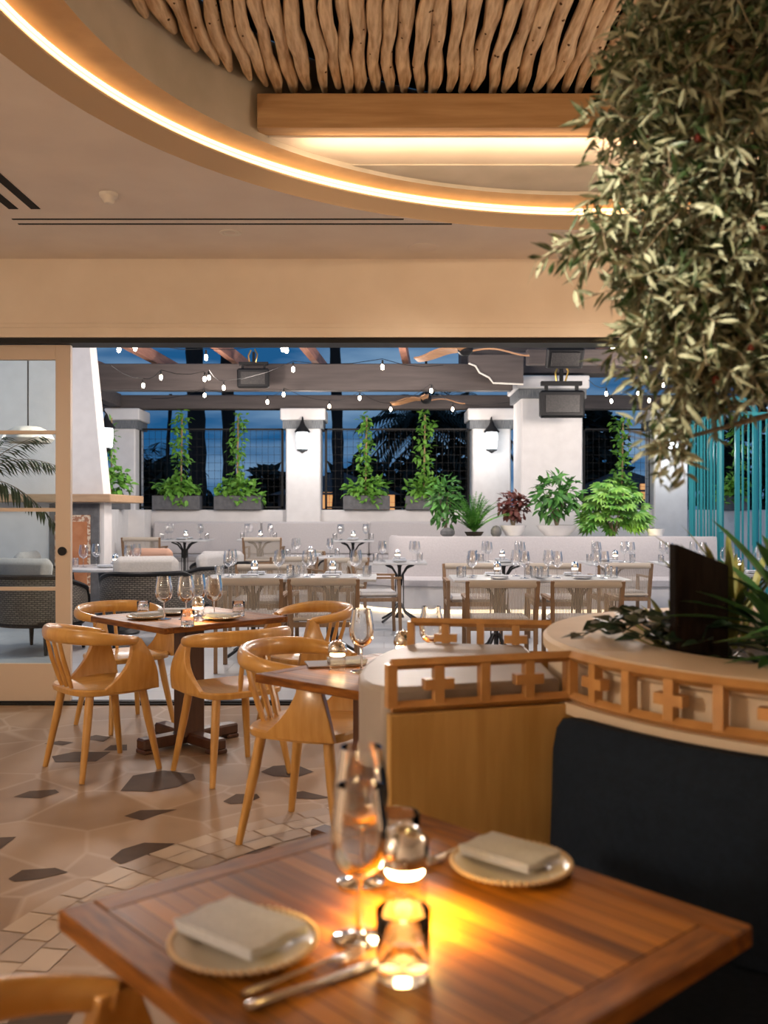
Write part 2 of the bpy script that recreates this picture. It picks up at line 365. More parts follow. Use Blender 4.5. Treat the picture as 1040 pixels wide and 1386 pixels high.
# ================================================================ SETTING: indoor room
DY = 6.65
CX, CY = 1.30, 3.13
fl = MB()
fl.add([(-4.2,-2.6,0),(4.6,-2.6,0),(4.6,DY+.1,0),(-4.2,DY+.1,0)], [(0,1,2,3)])
stones = [[(163,1071),(180,1050),(222,1043),(262,1048),(265,1055),(240,1066),(205,1072)],
 [(18,1079),(40,1071),(75,1069),(80,1073),(55,1081)], [(168,1105),(190,1097),(240,1096),(215,1103),(192,1111)],
 [(149,1163),(165,1150),(195,1141),(237,1142),(210,1156),(163,1170)], [(11,1190),(30,1178),(75,1175),(92,1181),(55,1190),(20,1194)],
 [(-30,1155),(-24,1135),(22,1133),(0,1150)], [(302,1085),(320,1075),(348,1075),(352,1080),(335,1087),(312,1089)],
 [(353,1045),(370,1037),(400,1035),(425,1045),(400,1053),(370,1051)], [(391,1074),(410,1071),(448,1080),(425,1082),(400,1081)],
 [(330,1157),(360,1145),(372,1147),(350,1155)], [(70,1024),(100,1018),(150,1018),(130,1031),(75,1032)], [(140,1016),(150,1009),(172,1008),(172,1016)],
 [(-10,1400),(30,1360),(95,1352),(108,1362),(80,1400)], [(60,1007),(80,1003),(100,1005),(85,1009)], [(110,1000),(130,995),(150,998),(140,1004)], [(-60,1040),(-40,1030),(-10,1034),(-30,1044)]]
for st in stones:
    p = [at(x,y,0) for x,y in st]
    fl.add([(x,y,.0016) for x,y in p][::-1], [tuple(range(len(p)))], 1)
fc = (.67,2.62)
for k in range(3):
    r1 = 1.965-k*.098; r0 = r1-.094; n = int(2*PI*r1/.15)
    for i in range(n):
        a0 = 2*PI*(i+.03+.4*k)/n; a1 = 2*PI*(i+.97+.4*k)/n
        fl.add([(fc[0]+r*cos(a), fc[1]+r*sin(a), .0022) for r,a in ((r0,a0),(r1,a0),(r1,a1),(r0,a1))], [(0,1,2,3)], R.choice((2,2,3,3,4)))
fo = fl.build('floor', [M['floor'],M['dstone'],M['pav1'],M['pav2'],M['pav3']], smooth=False); struct(fo)

# ceiling with a round hole
c = MB(); n = 96; CZ = 3.14; R0 = 2.84
def rect_hit(a, x0=-4.2, x1=4.6, y0=-2.6, y1=DY):
    dx, dy = cos(a), sin(a); t = 1e9
    if dx > 1e-6: t = min(t,(x1-CX)/dx)
    if dx < -1e-6: t = min(t,(x0-CX)/dx)
    if dy > 1e-6: t = min(t,(y1-CY)/dy)
    if dy < -1e-6: t = min(t,(y0-CY)/dy)
    return (CX+dx*t, CY+dy*t)
angs = [2*PI*i/n for i in range(n)]+[math.atan2(y-CY,x-CX)%(2*PI) for x in (-4.2,4.6) for y in (-2.6,DY)]
angs.sort(); n = len(angs)
vs = [(CX+R0*cos(a), CY+R0*sin(a), CZ) for a in angs]+[(*rect_hit(a), CZ) for a in angs]
c.add(vs, [(i,n+i,n+(i+1)%n,(i+1)%n) for i in range(n)])
struct(c.build('ceiling', M['ceil'], smooth=False))
t = MB(); t.lathe([(R0,CZ),(R0-.012,CZ+.012),(2.725,CZ+.048)], 128, (CX,CY,0)); struct(t.build('trim_1', M['fascia']))
t = MB(); t.lathe([(2.725,CZ+.048),(2.722,CZ+.053),(2.722,CZ+.098),(2.716,CZ+.103)], 128, (CX,CY,0)); struct(t.build('trim_2', M['fascia']))
l = MB(); l.lathe([(2.7215,3.196),(2.716,3.199),(2.716,3.233),(2.7205,3.237)], 160, (CX,CY,0)); tag(l.build('led_diffuser', M['led2']), 'softly glowing amber diffuser band between the two light strips', 'light strip')
WX, WY, WR = 1.18, 3.30, 2.38
t = MB()  # oak ring soffit between LED and inner plaster drum
n = 128; vs = []
for i in range(n):
    a = 2*PI*i/n; vs += [(CX+2.716*cos(a), CY+2.716*sin(a), 3.243), (CX+2.69*cos(a), CY+2.69*sin(a), 3.256), (WX+WR*cos(a), WY+WR*sin(a), 3.262)]
t.add(vs, [(i*3+k, i*3+k+1, ((i+1)%n)*3+k+1, ((i+1)%n)*3+k) for i in range(n) for k in (0,1)])
struct(t.build('trim_3', M['cove_wood']))
for k, (z, r) in enumerate(((3.203,2.7155),(3.228,2.7155))):
    l = MB(); l.lathe([(r,z-.004-.003*k),(r-.003,z-.002-.003*k),(r-.003,z+.003+.003*k),(r,z+.005+.003*k)], 160, (CX,CY,0))
    o = l.build('led_strip', M['led']); tag(o, ('lower' if k == 0 else 'upper')+' of the two glowing warm light strips ringing the round ceiling recess', 'light strip')
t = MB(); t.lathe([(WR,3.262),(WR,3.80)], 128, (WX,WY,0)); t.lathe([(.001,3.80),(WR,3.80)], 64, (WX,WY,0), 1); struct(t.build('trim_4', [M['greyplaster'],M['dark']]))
# lit soffit behind the beam, and the lower grey segment beyond
BY = 4.82
def seg(y0, y1, z0, z1, m, name):
    r = WR-.004
    def hw(y): return math.sqrt(max(0,r*r-(y-WY)**2))
    ys = [y0+(y1-y0)*i/14 for i in range(15)]
    poly = [(WX-hw(y), y) for y in ys]+[(WX+hw(y), y) for y in ys[::-1]]
    b = MB(); b.prism(poly, z0, z1); return struct(b.build(name, m, smooth=False))
seg(BY+.06, 5.25, 3.292, 3.47, M['header'], 'trim_5')
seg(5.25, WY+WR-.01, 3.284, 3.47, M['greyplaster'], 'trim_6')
t = MB(); xw = math.sqrt(WR**2-(BY-WY)**2)-.01
t.box(WX-xw, BY-.045, 3.30, WX+xw, BY+.055, 3.475); bo = t.build('ceiling_beam', M['beamwood'], smooth=False, bevel=.004)
tag(bo, 'wide oak beam under the branch ends in the round ceiling recess', 'beam')
# branch poles
x = WX-2.28; k = 0
while x < WX+2.28:
    rr = R.uniform(.029,.038); yc = math.sqrt(max(.05,WR**2-(x-WX)**2))
    y1 = min(BY+.05+R.uniform(-.04,.03), WY+yc-.06); y0 = max(1.2, WY-yc+.06)
    if y1-y0 > .4:
        b = MB(); m_ = 26; ph = R.uniform(0,6); ph2 = R.uniform(0,6); am = R.uniform(.004,.012); pts = []; rad = []
        for i in range(m_+1):
            y = y1+(y0-y1)*i/m_
            px_ = am*sin(y*5+ph)+.006*sin(y*13+ph2); pz = .010*sin(y*4+ph2)
            r_ = rr*(1+.13*sin(y*9+ph2)+.07*sin(y*23+ph))*(.55 if i == 0 else .9 if i == 1 else 1)
            pts.append((px_, y, pz)); rad.append(r_)
        off = pts[1][2]
        b.tube(pts, rad, 10)
        for q in range(7):
            i = R.randrange(2, m_-2); a = R.uniform(PI*1.1, PI*1.9); p = pts[i]
            b.ball((p[0]+cos(a)*rad[i]*.95, p[1], p[2]+sin(a)*rad[i]*.95), R.uniform(.004,.008), 6, 1)
        o = b.build('branch_pole', [M['stick'],M['knot']], loc=(x,0,3.482+rr*1.15+.012), rz=0)
        tag(o, 'peeled crooked branch pole laid side by side above the oak ceiling beam', 'branch', 'branch poles across the ceiling recess')
    x += rr*2+R.uniform(.002,.012); k += 1

# walls
w = MB(); w.box(-4.3,DY,2.60,4.7,DY+.22,3.3); hw_ = w.build('wall_front', M['header'], smooth=False); struct(hw_)
w = MB(); w.box(-4.3,DY-.025,2.585,4.7,DY,2.655); w.box(-4.3,DY-.012,2.655,4.7,DY,2.685); struct(w.build('trim_7', M['header'], smooth=False, bevel=.004))
w = MB(); w.box(-4.3,-2.7,0,-4.2,DY,3.3); struct(w.build('wall_left', M['header'], smooth=False))
w = MB(); w.box(4.6,-2.7,0,4.7,DY,3.3); struct(w.build('wall_right', M['header'], smooth=False))
w = MB(); w.box(-4.3,-2.8,0,4.7,-2.6,3.3); struct(w.build('wall_back', M['header'], smooth=False))
w = MB(); w.box(-4.2,DY+.0,2.55,4.6,DY+.2,2.60); struct(w.build('trim_8', M['black'], smooth=False))
w = MB(); w.box(-4.2,DY-.0,0,4.6,DY+.14,.012); w.box(-4.2,DY+.03,.012,4.6,DY+.05,.022); struct(w.build('trim_9', M['black'], smooth=False))
# sliding door
dx0, dx1 = -3.35, X(97,DY+.08); d = thing('door_1', 'x', 'door'); del d['label'], d['category']; struct(d)
b = MB(); yd0, yd1 = DY+.055, DY+.10
gx1 = X(75,yd0)
b.box(gx1,yd0,.02,dx1,yd1,2.545); b.box(dx0,yd0,.02,dx0+.12,yd1,2.545)
b.box(dx0+.12,yd0,2.44,gx1,yd1,2.545); b.box(dx0+.12,yd0,.02,gx1,yd1,.285)
b.build('door_frame', M['doorpaint'], d, smooth=False, bevel=.003)
for py in (585,690,797):
    z = Z(py,yd0); b = MB(); b.box(dx0+.12,yd0+.008,z-.013,gx1,yd1-.008,z+.013); b.build('muntin', M['doorpaint'], d, smooth=False)
b = MB(); b.box(dx0+.12,yd0+.02,.285,gx1,yd0+.026,2.44); b.build('pane', M['pane'], d, smooth=False)
b = MB(); hz = Z(746,yd0); b.tube([(X(84.5,yd0),yd0,hz),(X(84.5,yd0),yd0-.012,hz)], .031, 20); b.build('handle', M['black'], d)
# ceiling fittings
p_ = at
def cz(px,py,z=CZ): d_ = F*(z-H)/(693-py); return ((px-520)*d_/F, d_)
vx = MB()
for (yy, nm) in ((5.745,'nearer'),(5.842,'farther')):
    v = MB(); v.box(-2.26, yy-.010, CZ-.003, .12 if nm == 'nearer' else .42, yy+.010, CZ+.02); o = v.build('air_slot', M['dark'], smooth=False)
    tag(o, nm+' of the two long thin black air slots across the ceiling', 'air vent')
for (xx, nm) in ((-2.175,'left'),(-2.045,'right')):
    v = MB(); v.box(xx-.028, .5, CZ-.003, xx+.028, 5.55, CZ+.02); o = v.build('air_slot', M['dark'], smooth=False)
    tag(o, nm+' of the two wide black air slots at the ceiling\'s left edge', 'air vent')
q = cz(147,262); v = MB(); v.lathe([(.052,0),(.05,-.018),(.036,-.030),(.033,-.042),(.024,-.055),(.001,-.06)], 24); o = v.build('smoke_detector', M['white'], loc=(q[0],q[1],CZ)); tag(o, 'small white domed smoke detector on the ceiling at left', 'smoke detector')
q = cz(312,315); dl = thing('ceiling_downlight', 'small round recessed downlight with tilted white trim on the ceiling', 'ceiling light', (q[0],q[1],CZ))
v = MB(); v.lathe([(.072,0),(.070,-.004),(.050,-.004),(.045,0)], 28); v.build('ring', M['white'], dl); v = MB(); v.lathe([(.001,.004),(.046,-.002)], 20); v.build('lens', M['white'], dl)
q = cz(573,335); v = MB(); v.lathe([(.001,-.006),(.095,-.006),(.104,-.003),(.106,0)], 32); o = v.build('ceiling_speaker', M['ceil'], loc=(q[0],q[1],CZ)); tag(o, 'flush round plaster coloured speaker cover on the ceiling above the opening', 'speaker')

# ================================================================ wooden armchair
def make_armchair():
    t = thing('wooden_armchair', '', 'chair')
    # seat: dished rounded slab
    s = MB(); n = 36; rings = [(1.0,-.004,0),(1.0,.006,0),(.97,.014,0),(.8,.010,1),(.5,.002,1),(.2,-.001,1)]
    def outl(a, k):
        cx, sy = cos(a), sin(a); e = .55
        px_ = math.copysign(abs(cx)**e, cx)*(.235+.015*sy); py_ = math.copysign(abs(sy)**e, sy)*.225
        return px_*k, py_*k
    vs = []
    for k, z, _ in [(.90,-.024,0),(.985,-.018,0)]+rings:
        for i in range(n): x_, y_ = outl(2*PI*i/n, k); vs.append((x_, y_, .445+z))
    m_ = 8; fs = [(r*n+i, r*n+(i+1)%n, (r+1)*n+(i+1)%n, (r+1)*n+i) for r in range(m_-1) for i in range(n)]
    fs.append(tuple(range(n))[::-1]); fs.append(tuple((m_-1)*n+i for i in range(n)))
    s.add(vs, fs); s.build('seat', M['chairwood'], t)
    # bent back rail
    rl = MB(); pts = []; rad = []; n = 40
    for i in range(n+1):
        u = i/n*2-1; a = u*2.15
        rx = .275; x_ = rx*sin(a)*(1.0 if abs(a) < 1.57 else 1-.10*((abs(a)-1.57)/.58)**2); y_ = -.06-.215*cos(a)
        if abs(a) > 1.57: y_ = -.06+.26*(abs(a)-1.57)
        z_ = .735-.045*abs(u)**2.2
        k = 1-abs(u)
        pts.append((x_, y_, z_)); rad.append((.022+.017*min(1,k*1.6), .021+.002*min(1,k*3)))
    rl.tube(pts, rad, 12, up=(0,0,1)); rl.build('back_rail', M['chairwood'], t)
    # two swept arm panels rising from the seat edge into the rail
    for sg in (-1,1):
        b = MB(); n = 12; vs = []
        ex, ey, ez = pts[-1] if sg > 0 else pts[0]
        for i in range(n+1):
            u = i/n; z_ = .435+(ez+.012-.435)*u
            yf = .205+(ey+.022-.205)*u+.018*sin(PI*u)
            yb = -.12+(ey-.035+.12)*(1-(1-u)**2.3)
            xo = sg*(.232+(abs(ex)-.232)*u**1.5+.022*sin(PI*u)); th = .013+.004*u
            for yy, xx in ((yf, xo-sg*.004),((yf+yb)/2, xo+sg*.006),(yb, xo-sg*.022*(1-u))):
                vs.append((xx+th, yy, z_)); vs.append((xx-th, yy, z_))
        fs = []
        for i in range(n):
            o_ = i*6; loop = [0,2,4,5,3,1]
            for k in range(6):
                a_, b_ = loop[k], loop[(k+1)%6]; fs.append((o_+a_, o_+b_, o_+6+b_, o_+6+a_))
        fs.append((1,3,5,4,2,0)); fs.append(tuple(n*6+q for q in (0,2,4,5,3,1)))
        b.add(vs, fs); b.build('arm_panel', M['spindlewood'], t, bevel=.004)
    for x_ in (-.07,0,.07):
        b = MB(); b.tube([(x_*.8,-.190,.44),(x_*.95,-.215,.52),(x_*1.05,-.245,.61),(x_*1.1,-.268,.71)], [.010,.013,.012,.009], 8, up=(1,0,0)); b.build('spindle', M['spindlewood'], t)
    for sx in (-1,1):
        for sy in (-1,1):
            b = MB(); b.tube([(sx*.165,sy*.145,.437),(sx*.185,sy*.168,.28),(sx*.225,sy*.215,.002)], [.022,.0215,.0145], 10); b.build('leg', M['spindlewood'], t)
    return t
armchair = Spawn(make_armchair)
def face(dx, dy): return math.atan2(dy, dx)-PI/2
armchair((-1.50,5.03,0), face(.74,.67), 'wooden armchair at the front left of the set square table, back towards the glass door')
armchair((-.80,4.95,0), face(-.62,.78), 'wooden armchair at the front right of the set square table, near the closest chair')
armchair((-.30,4.0,0), face(.93,-.37), 'wooden armchair in mid room, nearest in full view, at the small table by the booth', sc=1.04)
armchair((-.50,6.02,0), face(-.78,-.62), 'wooden armchair at the far right of the set square table near the patio opening')
armchair((-1.66,6.06,0), face(.72,-.69), 'wooden armchair at the far left of the set square table, mostly behind it')
armchair((-.285,1.10,0), face(.70,.71), 'wooden armchair in the bottom left corner, only its curved rail in view')

# ================================================================ square tables
def make_table(name, label, L, W, loc, rz, pedestal=True):
    t = thing(name, label, 'table', loc, rz)
    b = MB(); bw = .055; b.box(-L/2+bw,-W/2+bw,.722,L/2-bw,W/2-bw,.750); b.build('plank_top', M['plank'], t, smooth=False)
    b = MB()
    for s in (-1,1):
        y0, y1 = sorted((s*W/2, s*(W/2-bw))); b.box(-L/2,y0,.718,L/2,y1,.7505, bev=.003)
    b.build('border', M['tabledge'], t, smooth=False)
    b = MB()
    for s in (-1,1):
        x0, x1 = sorted((s*L/2, s*(L/2-bw))); b.box(x0,-W/2+bw,.718,x1,W/2-bw,.7505, bev=.003)
    b.build('border', M['tabledge2'], t, smooth=False)
    b = MB(); b.box(-.065,-.065,.06,.065,.065,.700, bev=.006); b.build('post', M['darkwood'], t, smooth=False)
    b = MB(); b.box(-.2,-.2,.698,.2,.2,.717); b.build('mounting_plate', M['darkwood'], t, smooth=False)
    for a in (0, PI/2):
        b = MB(); m4 = Matrix.Rotation(a,4,'Z'); h = .033 if a else .03
        b.box(-.32,-.045,.022,.32,.045,.085, bev=.01, M4=m4)
        b.box(-.32,-.05,.001,-.24,.05,.025, bev=.005, M4=m4); b.box(.24,-.05,.001,.32,.05,.025, bev=.005, M4=m4)
        b.build('foot', M['darkwood'], t, smooth=False)
    return t
TA = math.atan2(-.588,.454)   # plank direction of the near table
make_table('dining_table', 'large wooden plank table in the foreground lit by a small lamp', .74, .74, (.022,1.423,0), math.radians(-48))
make_table('dining_table', 'square wooden table with four armchairs near the glass door', .82, .82, (-1.14,5.53,0), math.radians(-46))
make_table('dining_table', 'small wooden table in mid room beside the booth divider', .60, .70, (-.031,3.632,0), math.radians(-41))

# ================================================================ tableware
def make_wine(matl, n):
    def f():
        t = thing('wine_glass', '', 'wine glass')
        b = MB(); b.lathe([(.0315,.222),(.034,.205),(.0395,.17),(.0415,.145),(.039,.120),(.030,.102),(.015,.091),(.005,.086)], n)
        if n > 20: b.lathe([(.0307,.222),(.0332,.205),(.0387,.17),(.0407,.145),(.0382,.1205),(.0293,.1032),(.0145,.0935),(.001,.0925)][::-1], n); b.lathe([(.0307,.222),(.0315,.222)], n)
        b.build('bowl', matl, t)
        b = MB(); b.lathe([(.005,.088),(.0035,.070),(.0032,.03),(.005,.010),(.012,.006),(.034,.003),(.036,.0015),(.036,.0005),(.001,.0005)], n); b.build('stem', matl, t)
        return t
    return f
def make_tumbler(matl, n):
    def f():
        t = thing('tumbler', '', 'glass')
        b = MB(); b.lathe([(.001,.001),(.033,.001),(.0345,.004),(.0365,.098),(.0355,.1),(.0345,.098),(.0325,.018),(.001,.013)], n); b.build('cup', matl, t)
        b = MB(); b.lathe([(.001,.062),(.0335,.062)], n); b.build('water', M['water'], t)
        return t
    return f
wine = Spawn(make_wine(M['glass'], 32)); winefar = Spawn(make_wine(M['glassfar'], 12))
tumbler = Spawn(make_tumbler(M['glass'], 32)); tumblerfar = Spawn(make_tumbler(M['glassfar'], 12))
def make_plate():
    t = thing('plate', '', 'plate')
    b = MB(); b.lathe([(.001,.004),(.065,.004),(.07,.007),(.095,.014),(.1,.016),(.1,.012),(.07,.003),(.062,.0005),(.001,.0005)], 48); b.build('dish', M['plate'], t)
    b = MB()
    for i in range(56): a = 2*PI*i/56; b.ball((.1005*cos(a), .1005*sin(a), .0150), .0048, 6)
    b.build('beaded_rim', M['bead'], t)
    return t
plate = Spawn(make_plate)
def make_napkin():
    b = MB()     # soft three-fold: stacked folds with a rounded fold edge
    for k, (z, w) in enumerate(((.0,.150),(.0052,.152),(.0104,.155))):
        nn = 10; prof = []
        x0 = -.079-(.003*k); 
        for i in range(7): a = -PI/2+PI*i/6; prof.append((w/2+.0026*cos(a), z+.0026+.0026*sin(a)))
        prof += [(-w/2, z+.0052), (-w/2, z)]
        # extruded along y with slight sag
        vs = []; ns = 9
        for j in range(ns):
            y = -.054+.108*j/(ns-1); sag = .0015*sin(j*1.3+k)
            for (x_, z_) in prof: vs.append((x_, y+.002*sin(x_*40+k), z_+sag*(z_ > 0)))
        m_ = len(prof); fs = [(j*m_+i, j*m_+(i+1)%m_, (j+1)*m_+(i+1)%m_, (j+1)*m_+i) for j in range(ns-1) for i in range(m_)]
        fs += [tuple(range(m_))[::-1], tuple((ns-1)*m_+i for i in range(m_))]
        b.add(vs, fs)
    o = b.build('folded_napkin', M['napkin']); tag(o, '', 'napkin'); return o
napkin = Spawn(make_napkin)
def make_knife():
    t = thing('table_knife', '', 'knife')
    b = MB(); b.tube([(-.105,0,.005),(-.10,0,.005),(-.05,0,.005),(-.005,0,.0045)], [(.003,.006),(.0045,.008),(.004,.0065),(.003,.005)], 10, up=(0,0,1)); b.build('knife_handle', M['steel'], t)
    b = MB(); b.tube([(-.006,0,.004),(.02,.001,.003),(.08,.001,.003),(.105,.004,.003),(.112,.006,.003)], [(.002,.005),(.0015,.0095),(.0015,.0095),(.0012,.006),(.001,.001)], 8, up=(0,0,1)); b.build('blade', M['steel'], t)
    return t
def make_fork():
    t = thing('table_fork', '', 'fork')
    b = MB(); b.tube([(-.10,0,.004),(-.09,0,.0045),(-.04,0,.005),(.03,0,.007),(.045,0,.006)], [(.002,.004),(.003,.0075),(.0025,.0045),(.0022,.003),(.002,.009)], 10, up=(0,0,1)); b.build('fork_handle', M['steel'], t)
    b = MB()
    b.tube([(.042,0,.006),(.052,0,.005),(.062,0,.004)], [(.0018,.008),(.0018,.0125),(.0018,.0125)], 8, up=(0,0,1))
    for y in (-.0102,-.0034,.0034,.0102): b.tube([(.06,y,.004),(.08,y,.0045),(.098,y*.95,.007)], [.0019,.0017,.0007], 6)
    b.build('tines', M['steel'], t)
    return t
knife = Spawn(make_knife); fork = Spawn(make_fork)
def make_lamp(lens, gm, n, hs=1.0):
    def f():
        t = thing('table_lamp', '', 'lamp')
        b = MB(); prof = []
        for i in range(13): u = i/12; prof.append((.033+.0012*sin(i*2.1), .002+.086*u))
        b.lathe([(.001,.001)]+prof+[(.031,.088)], n); b.build('glass_body', gm, t)
        b = MB(); b.lathe([(.001,.081),(.026,.081),(.029,.077),(.026,.073),(.001,.072)], n); b.build('light_disc', lens, t)
        b = MB(); b.lathe([(.0335,.088),(.0365,.091),(.0375,.102),(.0360,.115),(.032,.128),(.022,.141),(.010,.147),(.001,.148)], n); b.lathe([(.001,.089),(.0335,.088)], n); b.build('dome', M['chrome'], t)
        return t
    return f
lamp = Spawn(make_lamp(M['glow'], M['lampglass'], 28)); lampfar = Spawn(make_lamp(M['glowcool'], M['glassfar'], 12))
TZ = .7515
# near table
def T(px, py, z=TZ): x_, y_ = at(px,py,z); return (x_, y_, z)
lamp(T(548,1250), 0, 'chrome domed glass lamp glowing on the foreground table')
L_ = bpy.data.lights
def light(kind, name, loc, power, color=(1,.8,.6), size=.05, rot=None, spot=None, blend=.6):
    l = L_.new(name, kind); l.energy = power; l.color = color
    if kind == 'AREA': l.shape = 'DISK'; l.size = size
    elif kind in ('POINT','SPOT'): l.shadow_soft_size = size
    if kind == 'SPOT': l.spot_size = math.radians(spot or 80); l.spot_blend = blend
    o = bpy.data.objects.new(name, l); o.location = loc
    if rot: o.rotation_euler = rot
    col.objects.link(o); return o
q = T(548,1250)
light('SPOT','table_lamp_light',(q[0],q[1],q[2]+.068), 36, (1,.58,.11), .02, spot=160, blend=.7)
wine(T(487,1268), .2, 'wine glass nearest the camera, left of the glowing lamp', sc=(1.03,1.03,.98))
wine(T(489,1193), .9, 'wine glass just behind the nearest wine glass on the foreground table', sc=(1.1,1.1,1))
tumbler(T(546,1322), 0, 'water tumbler nearest the camera, in front of the glowing lamp', sc=(1,1,.88))
tumbler(T(540,1168), .4, 'small tumbler half hidden behind the glowing lamp on the foreground table')
plate(T(330,1284), 0, 'cream plate with beaded rim at the left of the foreground table')
plate(T(692,1177), 0, 'cream plate with beaded rim at the right of the foreground table')
q = T(326,1276); napkin((q[0],q[1],q[2]+.0155), math.radians(-38), 'folded grey napkin on the left foreground plate')
q = T(690,1170); napkin((q[0],q[1],q[2]+.0155), math.radians(-42), 'folded grey napkin on the right foreground plate', sc=.92)
def lay(sp, p, q, label, group=None):
    a = T(*p); b_ = T(*q); sp(((a[0]+b_[0])/2,(a[1]+b_[1])/2,TZ+.0003), math.atan2(b_[1]-a[1],b_[0]-a[0]), label, group)
lay(knife, (336,1368), (515,1304), 'steel table knife beside the left foreground plate')
lay(fork, (328,1350), (497,1288), 'steel table fork beside the left foreground plate')
lay(fork, (648,1140), (590,1166), 'steel table fork beside the right foreground plate')

# mid table by divider
lamp((.075,3.70,TZ), .3, 'chrome domed glass lamp on the small table behind the booth divider')
light('SPOT','table_lamp_light',(.075,3.70,TZ+.068), 6, (1,.62,.18), .018, spot=150, blend=.8)
q = T(457,908); lamp(q, 1.2, 'squat chrome domed glass lamp at the left of the small mid room table', sc=(1,1,.8))
tt = MB(); tt.box(-.12,-.075,0,.12,.075,.006, bev=.002); q = T(452,899); o = tt.build('serving_tray', M['leather'], loc=(-.19,3.78,TZ), rz=math.radians(12), smooth=False); tag(o, 'thin dark tray under the napkin on the small mid room table', 'tray')
napkin((-.15,3.80,TZ+.0065), math.radians(12), 'folded grey napkin on the small mid room table', sc=.95)
wine((-.085,3.60,TZ), 0, 'wine glass standing left on the small mid room table', sc=(1.15,1.15,1.08))
wine((.185,3.70,TZ), 0, 'wine glass showing above the farther lattice rail', sc=(1.15,1.15,1.08))
# set square table
for k, (px,py,w_) in enumerate(((222,838,'w'),(252,838,'w'),(268,834,'w'),(290,836,'w'),(194,834,'t'),(323,834,'t'),(254,848,'t'))):
    q = T(px,py)
    if w_ == 'w': wine(q, k, 'wine glass on the set square table near the glass door', 'wine glasses on the square table by the door', sc=(1.2,1.2,1.1))
    else: tumbler(q, k, 'water tumbler on the set square table near the glass door', 'tumblers on the square table by the door')
q = T(268,842); lamp(q, 0, 'chrome domed lamp among the glasses on the set square table')
light('SPOT','table_lamp_light',(q[0],q[1],q[2]+.068), 5, (1,.62,.18), .018, spot=150, blend=.8)
for k, (px,py,lb) in enumerate(((198,837,'left'),(300,838,'right'))):
    q = T(px,py); plate(q, 0, 'cream plate at the %s of the set square table'%lb, sc=1.05)
    napkin((q[0],q[1],q[2]+.017), .7-.9*k, 'folded napkin on the %s plate of the set square table'%lb)
q = T(232,831); plate(q, 0, 'cream plate at the far side of the set square table'); napkin((q[0],q[1],q[2]+.0155), .2, 'folded napkin on the far plate of the set square table')

# ================================================================ booth: planter drum, divider, banquette
PC = (1.37,2.72); PZ = 1.0
b = thing('round_planter', 'round cream plaster planter wall with planting at the right', 'planter', (0,0,0))
m_ = MB(); m_.lathe([(.885,0.0),(.885,.955),(.90,.965),(.90,.99),(.89,1.0),(.67,1.0),(.655,.985),(.65,.86),(.65,.80)], 96, (*PC,0)); m_.build('planter_wall', M['rim'], b)
m_ = MB(); m_.lathe([(.001,.93),(.645,.90)], 48, (*PC,0)); m_.build('soil', M['soil'], b)
RL = .93
a0 = math.radians(197); a1 = math.radians(300)
la = MB(); la.arc(PC, .905, .955, .845, .874, a0, a1, 48); o = la.build('plaster_ledge', M['rim']); tag(o, 'curved cream plaster ledge between lattice and navy backrest', 'ledge')
# navy banquette
bq = thing('banquette', 'navy upholstered curved booth bench at the right foreground', 'bench', (0,0,0))
c_ = MB(); prof = [(.945,.46),(.945,.80),(.955,.843),(.985,.862),(1.02,.862),(1.045,.84),(1.06,.79),(1.075,.46)]
A0 = math.radians(203); A1 = math.radians(300); n = 40; vs = []
for i in range(n+1):
    a = A0+(A1-A0)*i/n; e = min(1, i/2.0+.35) if i < 2 else 1
    for r_, z_ in prof:
        rr = .98+(r_-.98)*(.6+.4*e); zz = .46+(z_-.46)*(.965+.035*e)
        vs.append((PC[0]+rr*cos(a), PC[1]+rr*sin(a), zz))
m_ = len(prof); c_.add(vs, [(i*m_+j, (i+1)*m_+j, (i+1)*m_+j+1, i*m_+j+1) for i in range(n) for j in range(m_-1)]+[tuple(range(m_)), tuple(n*m_+j for j in range(m_))[::-1]])
c_.build('backrest', M['navy'], bq)
c_ = MB(); c_.arc(PC, .96, 1.47, .38, .455, A0+.04, A1, 40); c_.build('seat_pad', M['navy'], bq, bevel=.02)
c_ = MB(); c_.arc(PC, .96, 1.42, .002, .378, A0+.04, A1, 40); c_.build('bench_base', M['panelwood'], bq)
# end panels with lattice
def build_lattice(t, P, z0, z1, n, start=0, end=1):
    mb = MB(); rail = .022; K = 24
    for z in (z0+rail/2, z1-rail/2): mb.tube([(*P(start+(end-start)*i/K), z) for i in range(K+1)], [(rail*.62,.019)]*(K+1), 4, up=(0,0,1))
    lt = mb.build('lattice', M['latticewood'], t, smooth=False)
    def frm(u):
        x_, y_ = P(u); x2, y2 = P(u+.005); x1, y1 = P(u-.005); return Matrix.Translation((x_,y_,0)) @ Matrix.Rotation(math.atan2(y2-y1,x2-x1),4,'Z')
    for i in range(n+1):
        b = MB(); b.box(-.012,-.015,z0+.01,.012,.015,z1-.01, M4=frm(start+(end-start)*i/n)); b.build('post', M['latticewood'], lt, smooth=False)
        if i < n:
            m4 = frm(start+(end-start)*(i+.5)/n); zc = (z0+z1)/2; b = MB()
            b.box(-.0125,-.013,z0+.01,.0125,.013,z1-.01, M4=m4); b.box(-.038,-.014,zc-.013,.038,.014,zc+.013, M4=m4); b.build('cross_motif', M['latticewood'], lt, smooth=False)
    return lt
crail = thing('lattice_rail', 'curved oak lattice rail with cross motifs around the planter above the navy backrest', 'lattice rail')
build_lattice(crail, lambda u: (PC[0]+RL*cos(a0+(a1-a0)*u), PC[1]+RL*sin(a0+(a1-a0)*u)), .875, 1.0, 7)
